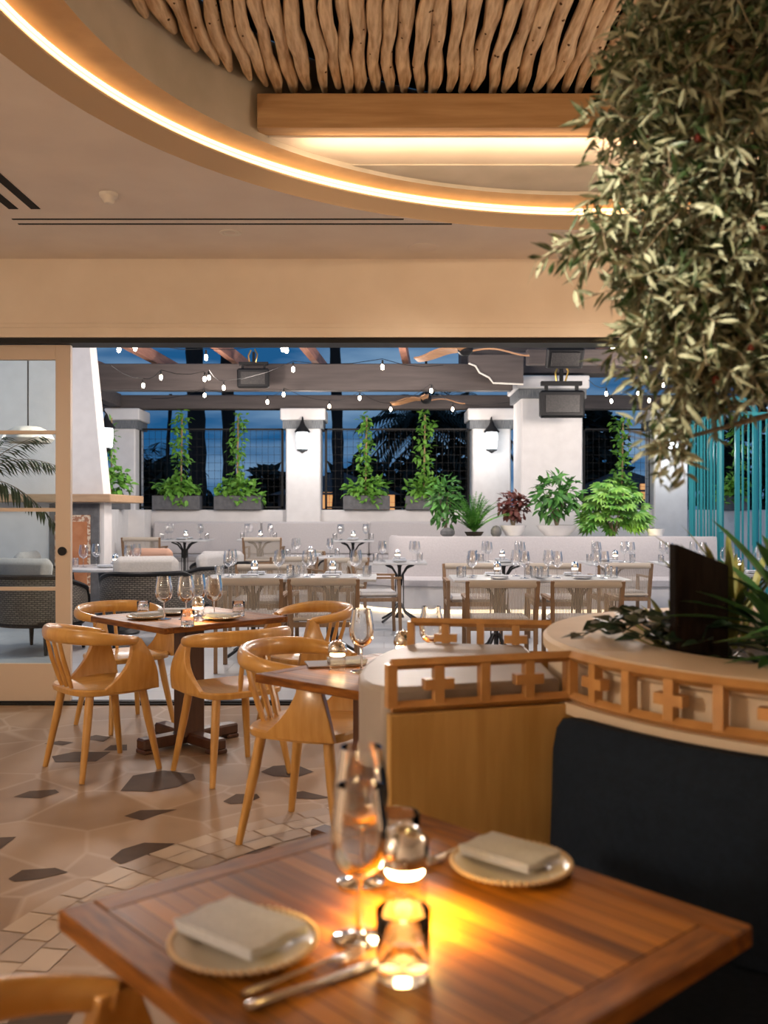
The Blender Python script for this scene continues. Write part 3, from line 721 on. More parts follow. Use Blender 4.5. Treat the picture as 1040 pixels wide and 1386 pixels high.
def endpanel(p, q, label, zt=.872):
    P_ = lambda u: (p[0]+(q[0]-p[0])*u, p[1]+(q[1]-p[1])*u)
    t = thing('booth_partition', label, 'partition')
    b = MB(); b.bar((p[0],p[1],zt/2), (q[0],q[1],zt/2), .032, zt-.004); b.build('panel', M['panelwood'], t, smooth=False, bevel=.004)
    build_lattice(t, P_, .875, 1.0, 2, .015, .985)
endpanel((.010,2.295),(.49,2.44), 'nearer oak booth partition with lattice top beside the navy backrest')
endpanel((.085,3.20),(.56,3.12), 'farther oak booth partition with lattice top behind the stone divider')
# stone wedge with rounded nose between the panels
b = MB(); poly = [(.46,2.47),(.05,2.345),(.0,2.345),(-.04,2.39),(-.062,2.46),(-.068,2.56),(-.060,2.68),(-.035,2.82),(.0,2.95),(.04,3.05),(.085,3.12),(.12,3.165),(.46,3.10)]
b.prism(poly, .70, .925)
cx_, cy_ = .25, 2.75
b.prism([(x_+(cx_-x_)*.12, y_+(cy_-y_)*.10) for x_, y_ in poly], .002, .70)
o = b.build('booth_divider', M['stone'], bevel=.012); tag(o, 'rounded pale stone divider wall between the two lattice topped booth panels', 'divider')
# dark slab and planting in the planter
b = MB(); sx0, sx1 = X(915,2.45), X(978,2.45)
b.add([(sx0,2.45,.90),(sx1,2.40,.90),(sx1,2.46,.90),(sx0,2.51,.90),(sx0,2.45,1.278),(sx1,2.40,1.225),(sx1,2.46,1.225),(sx0,2.51,1.278)], [(3,2,1,0),(4,5,6,7),(0,1,5,4),(1,2,6,5),(2,3,7,6),(3,0,4,7)])
o = b.build('bark_slab', M['slab'], smooth=False, bevel=.006); tag(o, 'upright dark brown slab with slanted top standing in the planter', 'slab')
def sword(mb, base, az, L, w, lift, droop, mi=0, seg=7):
    """arched sword-shaped leaf"""
    b0 = Vector(base); d = Vector((cos(az),sin(az),0)); sd = Vector((-sin(az),cos(az),0)); vs = []; 
    for i in range(seg+1):
        u = i/seg; c_ = b0+d*(L*u*cos(lift*(1-.2*u)))+Vector((0,0,L*(u*sin(lift)-droop*u*u)))
        ww = w*(.35+2.6*u*(1-u)**.8) if u < 1 else 0
        ww = w*max(0,(1-u)**.7)*(.45+1.2*u)
        vs += [c_-sd*ww+Vector((0,0,ww*.35)), c_, c_+sd*ww+Vector((0,0,ww*.35))]
    fs = []
    for i in range(seg):
        o_ = i*3; fs += [(o_,o_+1,o_+4,o_+3),(o_+1,o_+2,o_+5,o_+4)]
    return mb.add(vs, fs, mi)
RP = random.Random(3)
b = MB()
for i in range(44):
    az = RP.uniform(PI*.55, PI*1.75); sword(b, (1.06+RP.uniform(-.03,.03),2.42+RP.uniform(-.03,.03),.95+RP.uniform(0,.10)), az, RP.uniform(.26,.42), RP.uniform(.026,.038), RP.uniform(.15,1.25), RP.uniform(.10,.40))
for bx, by, bz, az, L, w_, lf, dr in ((1.16,2.26,1.04,PI*1.02,.37,.034,.55,.50),(1.15,2.24,1.02,PI*.99,.38,.034,.30,.22),(1.16,2.28,1.00,PI*1.03,.36,.032,.12,.12),(1.18,2.28,1.05,PI*.95,.34,.036,.85,.35),(1.12,2.22,1.0,PI*1.12,.26,.030,.2,.2),(1.2,2.3,1.05,PI*.9,.36,.034,1.15,.3),(1.22,2.4,1.05,PI*.8,.42,.036,1.25,.25)):
    sword(b, (bx,by,bz), az, L, w_, lf, dr)
o = b.build('sword_plant', M['agave'], smooth=False); tag(o, 'dark green sword leaved plant spreading over the right of the planter', 'plant')
b = MB()
for i in range(16):
    sword(b, (.97+RP.uniform(-.03,.03),2.62,.95+RP.uniform(.02,.1)), RP.uniform(0,2*PI), RP.uniform(.26,.40), .020, RP.uniform(.9,1.45), RP.uniform(.05,.2))
o = b.build('variegated_plant', M['agaveedge'], smooth=False); tag(o, 'yellow edged spiky plant rising right of the dark slab', 'plant')
b = MB()
for i in range(26):
    sword(b, (.86+RP.uniform(-.05,.03),2.78+RP.uniform(-.05,.05),.94), RP.uniform(0,2*PI), RP.uniform(.14,.26), .016, RP.uniform(.5,1.4), RP.uniform(.1,.4))
o = b.build('variegated_plant', M['agaveedge'], smooth=False); tag(o, 'low yellowish spiky plant left of the dark slab', 'plant')
b = MB()
for i in range(16):
    az = RP.uniform(PI*.6,PI*1.35); L = RP.uniform(.14,.30); bs = Vector((.84+RP.uniform(-.02,.08),2.60+RP.uniform(-.12,.14),.93)); pts = [bs+Vector((cos(az)*L*u,sin(az)*L*u,.12*sin(u*2.4)+.02)) for u in (0,.25,.5,.75,1)]
    b.tube(pts, .002, 5)
    for p in pts[1:]:
        for k in range(2):
            a_ = az+RP.choice((-1,1))*RP.uniform(.4,1.4); b.leaf(p, (cos(a_),sin(a_),RP.uniform(-.2,.4)), (RP.uniform(-.5,.5),RP.uniform(-1,0),1), RP.uniform(.05,.075), RP.uniform(.035,.05), .1)
o = b.build('trailing_plant', M['darkleaf'], smooth=False); tag(o, 'dark round leaved plant trailing over the left of the planter rim', 'plant')
b = MB()
for i in range(260):
    a_ = RP.uniform(0,2*PI); r_ = .6*math.sqrt(RP.random()); b.leaf((PC[0]+r_*cos(a_),PC[1]+r_*sin(a_),.93+RP.uniform(0,.07)), (RP.uniform(-1,1),RP.uniform(-1,1),RP.uniform(0,1)), (0,0,1), RP.uniform(.05,.09), RP.uniform(.02,.035), .3)
o = b.build('ground_cover', M['darkleaf'], smooth=False); tag(o, 'low dark leafy ground cover on the planter soil', 'ground cover', kind='stuff')

# ---------------- olive tree
tree = thing('olive_tree', 'large olive tree with silvery leaves hanging in from the upper right', 'tree', (0,0,0))
b = MB()
b.tube([(1.75,2.95,.92),(1.72,2.92,1.3),(1.66,2.85,1.75),(1.60,2.8,2.2),(1.5,2.7,2.65),(1.42,2.6,2.95)], [.07,.06,.055,.05,.035,.02], 12)
RT = random.Random(11); branches = []
# crown envelope: blobs (centre, radii)
blobs = []
for px, py, d_, rx, ry, rz_ in ((960,60,2.35,.19,.30,.26),(900,130,2.30,.13,.22,.15),(965,215,2.35,.20,.30,.20),(880,235,2.25,.06,.15,.07),(910,320,2.25,.14,.20,.12),(990,320,2.35,.18,.30,.20),
        (930,420,2.25,.13,.22,.12),(1010,430,2.35,.16,.28,.16),(965,505,2.25,.12,.2,.09),(1030,465,2.3,.12,.25,.08),(1080,100,2.5,.3,.4,.45),(1120,330,2.5,.3,.4,.4),(828,318,2.2,.11,.12,.05),(775,322,2.15,.035,.04,.03),(800,345,2.15,.03,.04,.02),(845,95,2.3,.07,.12,.07),(845,240,2.2,.06,.1,.04),(900,600,2.2,.05,.08,.03),(920,520,2.25,.09,.15,.08),(905,575,2.25,.05,.10,.05),(870,445,2.2,.05,.08,.05),(900,400,2.2,.09,.15,.08),(960,380,2.25,.12,.2,.1),
        (865,390,2.2,.06,.1,.06),(840,160,2.25,.08,.12,.06),(1040,0,2.4,.3,.35,.3),(880,60,2.35,.10,.16,.13),(1180,410,2.6,.3,.4,.22),(900,475,2.2,.07,.1,.05)):
    blobs.append((Vector((X(px,d_), d_, Z(py,d_))), (rx,ry,rz_)))
for c_, r_ in blobs:
    t0 = Vector((1.60,2.82,max(1.5,min(2.8,c_.z+.15)))); mid = (t0+c_)/2+Vector((0,0,.05))
    b.tube([t0, mid, c_], [.014,.010,.004], 6); branches.append((mid, c_))
b.build('trunk', M['bark'], tree)
b = MB(); tw = MB(); OL = []
tot = sum((r_[0]*r_[1]*r_[2])**(2/3) for _, r_ in blobs)
for c_, r_ in blobs:
    ntw = int(430*(r_[0]*r_[1]*r_[2])**(2/3)/tot*4.6)
    for k in range(ntw):
        v = Vector((RT.gauss(0,1),RT.gauss(0,1),RT.gauss(0,1))).normalized()*RT.random()**.45
        e = c_+Vector((v.x*r_[0], v.y*r_[1], v.z*r_[2]))
        dr = (v+Vector((RT.uniform(-.8,.3),RT.uniform(-.6,.5),RT.uniform(-.7,.4)))).normalized(); L = RT.uniform(.08,.17)
        s0 = e-dr*L*.5; pts = [s0+dr*L*u+Vector((0,0,-.03*u*u)) for u in (0,.5,1)]
        tw.tube(pts, [.0019,.0015,.0009], 4, cap=False)
        nl = int(L/.0115)
        for j in range(nl):
            u = (j+.5)/nl; p = s0+dr*L*u+Vector((0,0,-.03*u*u))
            sd = dr.cross(Vector((RT.uniform(-1,1),RT.uniform(-1,1),RT.uniform(-1,1)))).normalized()
            d2 = (dr*RT.uniform(.3,1.0)+sd+Vector((0,0,-.12))).normalized()
            b.leaf(p, d2, (RT.uniform(-1,1),RT.uniform(-1,1),RT.uniform(.0,1.5)), RT.uniform(.042,.068), RT.uniform(.0105,.0145), RT.uniform(-.1,.5))
        if k%13 == 5 and len(OL) < 95: OL.append(s0+dr*L*.6+Vector((0,0,-.018)))
fo_ = b.build('foliage', M['olive'], tree, smooth=False); tw.build('twigs', M['bark'], tree)
for p in OL: fr = MB(); fr.ball(p, .0085, 8, 0, (1,1,1.3)); fr.build('olive', M['olivefruit'], tree)

# ================================================================ PATIO
f_ = MB(); f_.box(-9,DY+.14,-.05,9,17.2,-.002); struct(f_.build('floor_patio', M['patio'], smooth=False))
f_ = MB(); f_.box(-4.1,13.7,0,.1,17.0,.17, bev=.01); o = f_.build('floor_platform', M['patio'], smooth=False); struct(o)
WY0 = 16.5
# far wall below sills
SILL = Z(690,WY0)
f_ = MB(); f_.box(-9,WY0+.05,0,9,WY0+.55,SILL); struct(f_.build('wall_patio_far', M['pwhite'], smooth=False, bevel=.02))
def pillar(px0, px1, d, ztop, label, dep=.6, cap0=None, cap1=None, caph=.22):
    t = thing('pillar', label, 'pillar', ((X(px0,d)+X(px1,d))/2, d, 0)); w = X(px1,d)-X(px0,d)
    b = MB(); b.box(-w/2,0,.0,w/2,dep,ztop-.05, bev=.02); b.build('shaft', M['pwhite'], t, smooth=False)
    b = MB(); cw = w/2+.09; b.box(-cw,-.09,ztop-.20,cw,dep+.09,ztop, bev=.015); b.build('capital', M['pwhite'], t, smooth=False)
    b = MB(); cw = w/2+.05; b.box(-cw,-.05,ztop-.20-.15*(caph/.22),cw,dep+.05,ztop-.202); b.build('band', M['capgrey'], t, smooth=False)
    return t
ZT = Z(554,WY0)
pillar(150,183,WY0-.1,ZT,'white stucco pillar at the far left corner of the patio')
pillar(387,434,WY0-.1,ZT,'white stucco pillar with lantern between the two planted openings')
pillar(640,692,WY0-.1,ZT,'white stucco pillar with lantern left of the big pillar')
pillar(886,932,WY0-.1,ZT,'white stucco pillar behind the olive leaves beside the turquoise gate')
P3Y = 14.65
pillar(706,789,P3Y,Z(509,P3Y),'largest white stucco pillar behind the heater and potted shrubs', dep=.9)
# pillar faces to sky: metal mesh fences
def fence(px0, px1, label, d=WY0+.2, zt=Z(580,WY0+.2)):
    x0, x1 = X(px0,d), X(px1,d); t = thing('mesh_fence', label, 'fence', (0,d,0))
    b = MB(); z0 = SILL+.03
    for x_ in (x0+.02,x1-.02): b.box(x_-.02,-.02,z0-.02,x_+.02,.02,zt)
    b.box(x0,-.02,zt-.03,x1,.02,zt); b.box(x0,-.02,z0,x1,.02,z0+.03); b.build('frame', M['black'], t, smooth=False)
    b = MB(); x_ = x0+.08
    while x_ < x1: b.box(x_-.0022,-.0022,z0,x_+.0022,.0022,zt); x_ += .105
    z_ = z0+.1
    while z_ < zt: b.box(x0,-.0022,z_-.0022,x1,.0022,z_+.0022); z_ += .14
    b.build('wire_grid', M['black'], t, smooth=False)
fence(188,384,'black mesh fence panel in the left patio opening')
fence(440,636,'black mesh fence panel in the middle patio opening')
fence(789,882,'black mesh fence panel right of the big pillar')
fence(975,1060,'black mesh fence panel beyond the turquoise gate')
# lanterns
def make_lantern():
    t = thing('wall_lantern', '', 'wall lantern')
    b = MB(); b.box(-.05,.10,-.02,.05,.14,.30); b.tube([(0,.12,.24),(0,.05,.33),(0,-.06,.34),(0,-.10,.28)], .012, 6)
    b.lathe([(.012,.30),(.03,.26),(.05,.20),(.13,.10),(.135,.08),(.10,.08)], 8, (0,-.09,0)); b.build('bracket', M['black'], t)
    b = MB(); b.lathe([(.095,.085),(.105,.0),(.085,-.20),(.06,-.22),(.001,-.22)], 8, (0,-.09,0)); b.build('glass_shade', M['lantern'], t)
    b = MB(); b.lathe([(.09,-.21),(.092,-.235),(.05,-.25),(.02,-.27),(.001,-.28)], 8, (0,-.09,0)); b.build('base', M['black'], t)
    return t
lantern = Spawn(make_lantern)
for px, py, lb in ((410,592,'on the pillar between the two planted openings'),(665,592,'on the pillar left of the big pillar'),(910,592,'on the pillar behind the olive leaves')):
    lantern((X(px,WY0-.24),WY0-.24,Z(py,WY0-.24)), 0, 'glowing wall lantern '+lb)
    light('POINT','lantern_light',(X(px,WY0-.5),WY0-.55,Z(py+20,WY0-.4)), 20 if px > 900 else 8, (.88,.95,1), .06)
lantern((X(136,14.2),14.2,Z(587,14.2)), PI/2, 'glowing wall lantern beside the chimney at far left')
light('POINT','lantern_light',(X(152,14.2)+.2,14.2,Z(600,14.2)), 10, (.88,.95,1), .08)
# pergola
def beam(name, x0, x1, y, z0, z1, th, label, m='pbeam'):
    b = MB(); b.box(x0,y,z0,x1,y+th,z1, bev=.01); tag(b.build(name, M[m], smooth=False), label, 'beam')
beam('pergola_beam', -5.3, 6.5, WY0-.05, ZT+.005, Z(535,WY0), .3, 'lower dark pergola beam resting on the far pillars')
B2 = 14.3
beam('pergola_beam', -4.55, 1.95, B2, Z(528,B2), Z(492,B2), .22, 'big dark pergola beam spanning left of the big pillar')
beam('pergola_beam', -4.2, 1.9, 15.3, Z(523,15.3), Z(516,15.3)+.02, .12, 'thin dark pergola beam between the two larger beams')
beam('pergola_beam', 1.2, 6.5, 14.75, Z(505,14.75), Z(470,14.75), .5, 'dark pergola beam over the big pillar running right')
beam('pergola_beam', 2.0, 5.5, 13.2, Z(493,13.2), Z(472,13.2), .15, 'dark moulded pergola fascia in front of the big pillar')
b = MB(); b.box(-4.75,12.72,Z(528,B2)-.02,-4.56,WY0-.1,Z(528,B2)+.2); tag(b.build('pergola_beam', M['pbeam'], smooth=False), 'pergola side beam running back along the left edge', 'beam')
# corbel profile with pale edges
b = MB(); pr = [(0,.45),(0,.34),(.10,.30),(.16,.20),(.30,.13),(.36,.05),(.80,.03),(.80,.45)]
b.add([(1.25+x_,13.9,3.22+z_) for x_,z_ in pr]+[(1.25+x_,14.1,3.22+z_) for x_,z_ in pr], [tuple(range(8)), tuple(range(8,16))[::-1]]+[(i,8+i,8+(i+1)%8,(i+1)%8) for i in range(8)])
cb = thing('corbel', 'scroll ended dark corbel with pale edge at the pergola middle', 'corbel'); b.build('block', M['pbeam'], cb, smooth=False)
b = MB(); b.tube([(1.25+x_-.005,13.89,3.22+z_-.015) for x_,z_ in pr[1:7]], .014, 6); b.build('pale_edge', M['white'], cb)
for x_, lb in ((-4.75,'leftmost'),(-3.55,'second from left'),(-2.3,'third from left'),(-1.05,'fourth from left'),(.35,'fifth from left'),(3.3,'sixth from left, right of the big pillar'),(4.6,'rightmost')):
    z0 = 3.66; b = MB(); b.bar((x_-.25,12.85 if x_ < -4.5 else 10.6,z0+.10),(x_+.1,WY0+.2,z0+.10),.10,.18); tag(b.build('pergola_rafter', M['rafter'], smooth=False), 'reddish brown pergola rafter above the patio, '+lb, 'rafter')
# fans
def fan(px, py, d, span, label, tilt):
    t = thing('ceiling_fan', label, 'ceiling fan', (X(px,d),d,Z(py,d)), tilt)
    b = MB(); b.lathe([(.02,.75),(.02,.12),(.06,.10),(.09,.05),(.09,-.02),(.05,-.06),(.001,-.07)], 16); b.build('motor', M['black'], t)
    for k in range(3):
        a = 2*PI*k/3; b = MB(); n = 10; vs = []
        for i in range(n+1):
            u = i/n; r_ = .05+u*span; w_ = .035+.05*sin(PI*min(1,u*1.05))*(1-.25*u); z_ = .030*sin(u*PI*1.6)+.01*u
            for s_ in (-1,1):
                vs += [(r_, s_*w_+.04*u*u, z_+s_*.018+.010), (r_, s_*w_+.04*u*u, z_+s_*.018-.010)]
        fs = []
        for i in range(n):
            o_ = i*4; L4 = [0,2,3,1]
            for q_ in range(4): fs.append((o_+L4[q_], o_+L4[(q_+1)%4], o_+4+L4[(q_+1)%4], o_+4+L4[q_]))
        fs += [(0,1,3,2), tuple(n*4+q_ for q_ in (0,2,3,1))]
        m4 = Matrix.Rotation(a,4,'Z'); b.add([m4 @ Vector(p) for p in vs], fs); b.build('blade', M['fanwood'], t)
fan(630,474,11.0,.74,'nearer ceiling fan with carved wooden blades high in the pergola',.2)
fan(577,541,15.6,.66,'farther ceiling fan with wooden blades below the pergola beam',.35)
# heaters
def heater(px, py, d, label, sc=1, tilt=0):
    t = thing('patio_heater', label, 'heater', (X(px,d),d,Z(py,d))); t.scale = (sc,)*3; t.rotation_euler = (tilt,0,0)
    b = MB(); b.box(-.33,-.06,-.20,.33,.08,.20, bev=.03); b.build('housing', M['black'], t, smooth=False)
    b = MB(); b.box(-.25,-.075,-.13,.25,-.06,.13, bev=.004); b.build('heating_face', M['heaterface'], t, smooth=False)
    b = MB(); b.box(-.25,.02,.2,-.2,.06,.30); b.box(.2,.02,.2,.25,.06,.30); b.box(-.3,.0,.28,.3,.10,.34); b.tube([(0,.05,.3),(0,.05,.55)], .03, 8); b.build('mount', M['black'], t, smooth=False)
    b = MB(); b.tube([(-.08,.0,.34),(-.10,-.02,.46),(-.05,0,.58)], .015, 6); b.tube([(.05,.0,.34),(.09,-.02,.48),(.03,0,.60)], .015, 6); b.build('gas_hose', M['brass'], t)
heater(761,547,13.9,'black gas patio heater hanging in front of the big pillar')
heater(765,484,12.6,'black heater unit seen end on above the big pillar',.75,.6)
heater(343,512,14.0,'black patio heater fixed under the pergola beam at left',.72)
# string lights
def make_bulb():
    t = thing('string_bulb', '', 'light bulb')
    b = MB(); b.lathe([(.001,.085),(.011,.085),(.013,.035),(.010,.03)], 8); b.build('socket', M['black'], t)
    b = MB(); b.lathe([(.009,.035),(.017,.018),(.021,-.002),(.016,-.024),(.001,-.034)], 10); b.build('globe', M['bulb'], t)
    return t
bulb = Spawn(make_bulb)
strands = [[(110,478),(161,473),(183,471),(279,484),(383,472),(388,474),(440,463)],[(150,505),(194,522),(218,511),(277,513),(283,511),(303,525),(397,500),(518,497),(600,505)],
 [(205,548),(277,535),(362,544),(384,534),(446,550),(487,539),(529,554),(584,529),(613,554),(698,551)],[(797,524),(821,533),(828,543),(864,532),(879,542),(898,521),(921,533),(960,528)],[(830,470),(874,481),(905,478),(940,486),(965,480)]]
for si, st in enumerate(strands):
    pts = []
    for (px,py) in st:
        d_ = 1.74*F/(693-py); d_ = min(max(d_,8.5),16.2); pts.append(Vector((X(px,d_),d_,Z(py,d_))))
    lb = ('nearest strand at upper left','middle strand across the pergola','far strand below the big beam','strand right of the big pillar','strand behind the upper olive leaves')[si]
    w = MB(); path = []
    for a, b_ in zip(pts, pts[1:]):
        for u in (0,.33,.66): path.append(a.lerp(b_,u)+Vector((0,0,.10+.05*(1-4*(u-.5)**2)*-1)))
    path.append(pts[-1]+Vector((0,0,.1))); w.tube(path, .004, 5)
    tag(w.build('string_light_wire', M['black']), 'black festoon wire of the '+lb, 'wire')
    for i, p in enumerate(pts):
        if (si == 0 and i in (0,6)) or (si == 1 and i in (0,8)) or (si == 2 and i == 0) or (si == 3 and i in (0,)): continue
        bulb(tuple(p), 0, 'small glowing bulb on the '+lb, 'bulbs on the '+lb)
# left side: chimney and fireplace
FY = 12.3
fp = thing('outdoor_fireplace', 'white stucco outdoor fireplace with tapering chimney at left', 'fireplace', (0,FY,0))
b = MB(); xr0 = X(141,FY); xr1 = X(119,FY)
for (xl0,xl1,z0,z1,a,c2) in ((-6.2,-5.8,0,Z(440,FY),xr0,xr1),):
    b.add([(xl0,0,z0),(a,0,z0),(a,.34,z0),(xl0,.34,z0),(-6.2,0,1.5),(a,0,1.5),(a,.34,1.5),(-6.2,.34,1.5),(xl1,.02,z1),(c2-.01,.02,z1),(c2-.01,.32,z1),(xl1,.32,z1)],
        [(3,2,1,0),(0,1,5,4),(1,2,6,5),(2,3,7,6),(3,0,4,7),(4,5,9,8),(5,6,10,9),(6,7,11,10),(7,4,8,11),(8,9,10,11)])
b.build('chimney', M['pwhite'], fp, smooth=False)
b = MB(); b.box(-6.0,-.22,Z(680,FY),X(156,FY),1.45,Z(669,FY), bev=.01); b.build('mantel', M['mantel'], fp, smooth=False)
b = MB(); b.box(X(68,FY),-.04,.0,X(136,FY)-.01,-.003,Z(682,FY)); b.build('slate_front', M['planter'], fp, smooth=False)
b = MB(); b.box(X(76,FY),-.06,.30,X(124,FY),-.041,Z(697,FY), bev=.003); b.build('tile_surround', M['tile'], fp, smooth=False)
b = MB(); b.box(X(82,FY),-.07,.30,X(120,FY),-.0605,Z(706,FY)); b.build('firebox', M['terra'], fp, smooth=False)
b = MB(); b.box(-4.8,16.0,0,-4.05,16.45,SILL); b.add([(X(141,13.8),13.8,0),(X(146,13.8),13.8,0),(X(178,16.4),16.4,0),(X(170,16.4),16.4,0),(X(141,13.8),13.8,SILL),(X(146,13.8),13.8,SILL),(X(178,16.4),16.4,SILL),(X(170,16.4),16.4,SILL)],[(0,3,2,1),(4,5,6,7),(0,1,5,4),(1,2,6,5),(2,3,7,6),(3,0,4,7)])
struct(b.build('wall_patio_left', M['pwhite'], smooth=False))
b = MB(); b.box(-9,FY+.5,0,-6.25,FY+.8,3.0); struct(b.build('wall_patio_end', M['pwhite'], smooth=False))
# scalloped pendant behind the glass
pd = thing('pendant_lamp', 'white scalloped pendant lamp seen through the door glass', 'lamp', (X(38,9.5),9.5,Z(590,9.5)))
b = MB(); n = 40; vs = []
for r_, z_, k in ((.02,.10,0),(.12,.09,0),(.20,.04,.015),(.23,-.03,.022),(.20,-.07,.015)):
    for i in range(n): a = 2*PI*i/n; rr = r_+k*abs(sin(a*5)); vs.append((rr*cos(a), rr*sin(a), z_))
b.add(vs, [(r_*n+i, r_*n+(i+1)%n, (r_+1)*n+(i+1)%n, (r_+1)*n+i) for r_ in range(4) for i in range(n)]); b.build('shade', M['white'], pd)
b = MB(); b.tube([(0,0,.1),(0,0,1.3)], .008, 6); b.build('cord', M['black'], pd)
# palm fronds outside behind the door glass
b = MB(); tr = MB(); pr_ = random.Random(5)
base = Vector((X(-45,8.3),8.3,1.62))
tr.tube([(base.x,base.y,.35),(base.x,base.y,1.0),base], [.05,.045,.03], 8)
for (ax, ay, L, lift, dr) in ((1,.0,.95,.75,.42),(1,.15,.80,.95,.22),(1,-.2,.88,.30,.55),(-1,0,.8,.8,.5),(-.5,.8,.8,.9,.4),(.4,-.9,.7,.9,.5),(-.6,-.6,.8,.7,.5),(1,0,.5,1.2,.1)):
    dv = Vector((ax,ay,0)).normalized(); pts = [base+dv*L*u*cos(lift*.7)+Vector((0,0,L*(u*sin(lift)-dr*u*u*1.3))) for u in [i/14 for i in range(15)]]
    tr.tube(pts, [.006-.0003*i for i in range(15)], 5)
    for i in range(2,15):
        tdir = (pts[i]-pts[i-1]).normalized(); sd = tdir.cross(Vector((0,0,1))).normalized()
        for s_ in (-1,1):
            for o_ in ((0,) if i%2 else (0,.5)):
                p = pts[i-1].lerp(pts[i],o_); b.leaf(p, tdir*.75+sd*s_*.75+Vector((0,0,-.35)), (0,0,1), .27*(1-abs(i/14-.45)*.9), .030, .35)
pt = thing('potted_palm', 'dark feathery potted palm behind the door glass at left', 'palm', (0,0,0))
b.build('fronds', M['palmleaf'], pt, smooth=False); tr.build('stem', M['bark'], pt)
b = MB(); b.lathe([(.001,0),(.15,0),(.20,.36),(.18,.36),(.17,.33),(.001,.33)], 20, (base.x,base.y,0)); b.build('pot', M['planter'], pt)

# ---------------------------------------------------------------- plants on the patio
def foliage(mb, c, r, n, L, w, rng, out=.6, mi=0):
    for k in range(n):
        v = Vector((rng.gauss(0,1),rng.gauss(0,1),rng.gauss(0,1))).normalized(); q_ = rng.random()**.4
        p = Vector(c)+Vector((v.x*r[0],v.y*r[1],v.z*r[2]))*q_
        d_ = (v*out+Vector((rng.uniform(-1,1),rng.uniform(-1,1),rng.uniform(-.8,.6)))).normalized()
        mb.leaf(p, d_, (rng.uniform(-.6,.6),rng.uniform(-1,.2),1), L*rng.uniform(.7,1.2), w*rng.uniform(.7,1.2), .25, mi)
RV = random.Random(21)
VY = WY0+.06
def vine_planter(px0, px1, ppx, ptop, label, d=VY, vlab=None, big=1):
    x0, x1 = X(px0,d), X(px1,d); t = thing('trough_planter', label, 'planter', ((x0+x1)/2, d, SILL)); w = (x1-x0)/2
    b = MB(); zt = Z(671,d)-SILL; b.box(-w,-.13,.001,w,.13,zt, bev=.008); b.build('trough', M['planter'], t, smooth=False)
    b = MB(); b.box(-w+.03,-.10,zt,w-.03,.10,zt+.01); b.build('soil', M['soil'], t, smooth=False)
    v = thing('climbing_plant', vlab, 'plant', ((x0+x1)/2, d, SILL)); px_ = X(ppx,d)-(x0+x1)/2; top = Z(ptop,d)-SILL
    b = MB(); b.tube([(px_,0,zt),(px_+.02,0,top)], .016, 6); b.build('pole', M['bark_pole'], v)
    b = MB(); z_ = zt
    while z_ < top+.05:
        foliage(b, (px_+RV.uniform(-.05,.05),0,z_), (.14,.12,.12), 11, .12, .07, RV); z_ += .075
    foliage(b, (0,-.02,zt+.12), (w*.95,.16,.17), 190, .15, .085, RV)
    for k in range(3):
        foliage(b, (RV.uniform(-w,w),-.12,zt-.05), (.08,.06,.12), 12, .12, .07, RV)
    b.build('leaves', M['leaf1'], v, smooth=False)
vine_planter(208,272,245,563,'grey trough planter at the left of the left opening',vlab='climbing vine on a pole in the leftmost far trough')
vine_planter(291,355,321,565,'grey trough planter at the right of the left opening',vlab='climbing vine on a pole just left of the lantern pillar')
vine_planter(465,528,495,565,'grey trough planter at the left of the middle opening',vlab='climbing vine on a pole just right of the lantern pillar')
vine_planter(549,600,574,562,'grey trough planter at the right of the middle opening',vlab='climbing vine on a pole at the right of the middle opening')
vine_planter(816,862,842,570,'grey trough planter in the opening right of the big pillar',vlab='climbing vine on a pole right of the big pillar')
vine_planter(972,1012,998,556,'grey trough planter seen through the turquoise gate',vlab='climbing vine seen between the turquoise gate screens')
b = MB(); foliage(b, (X(157,15),15,Z(655,15)), (.26,.16,.25), 160, .14,.08, RV); foliage(b, (X(150,15),15,Z(600,15)), (.10,.1,.42), 90, .09,.05, RV)
cp = thing('climbing_plant', 'vine with small leaves hanging beside the chimney at far left', 'plant'); b.build('leaves', M['leaf1'], cp, smooth=False)
b = MB(); b.tube([(X(150,15),15,SILL+.0),(X(150,15),15.05,Z(565,15))], .012, 5); b.build('stem', M['bark_pole'], cp)
b = MB(); b.box(X(152,15),14.9,SILL,X(170,15),15.3,SILL+.2,bev=.005); tag(b.build('trough_planter', M['planter'], smooth=False), 'small grey trough planter on the left patio wall', 'planter')
# curved banquette on the patio with planting ledge
PB = 13.15; BT = Z(726,PB)
def arcpath(pts, prof, mb, mi=0, caps=True):
    """sweep profile (offset outward to the viewer, z) along plan path"""
    k = len(pts); m_ = len(prof); vs = []
    for i, p in enumerate(pts):
        a = pts[max(i-1,0)]; b_ = pts[min(i+1,k-1)]; dx, dy = b_[0]-a[0], b_[1]-a[1]; l = math.hypot(dx,dy); nx, ny = dy/l, -dx/l
        for o_, z_ in prof: vs.append((p[0]+nx*o_, p[1]+ny*o_, z_))
    fs = [(i*m_+j, (i+1)*m_+j, (i+1)*m_+(j+1)%m_, i*m_+(j+1)%m_) for i in range(k-1) for j in range(m_)]
    if caps: fs += [tuple(range(m_)), tuple((k-1)*m_+j for j in range(m_))[::-1]]
    mb.add(vs, fs, mi)
lx = X(585,PB)
path = [(lx-.5*cos(a)-.12+.12, PB+.5-.5*sin(a)+0) for a in [PI*.5*i/8-PI*.12 for i in range(9)]]+[(x_,PB) for x_ in (lx+.25,lx+.6,1.3,1.6)]
full = path+[(1.6+.15*i,PB) for i in range(1,21)]
b = MB(); arcpath(full, [(-.62,.0),(-.02,.0),(-.02,BT-.015),(-.62,BT-.015)], b); o = b.build('planter_ledge', M['pwhite'], smooth=False); tag(o, 'white curved planter ledge behind the grey patio banquette', 'planter')
pbq = thing('patio_banquette', 'long pale grey upholstered curved banquette on the right of the patio', 'bench')
cuts = [0,11,14,19,26,32]; 
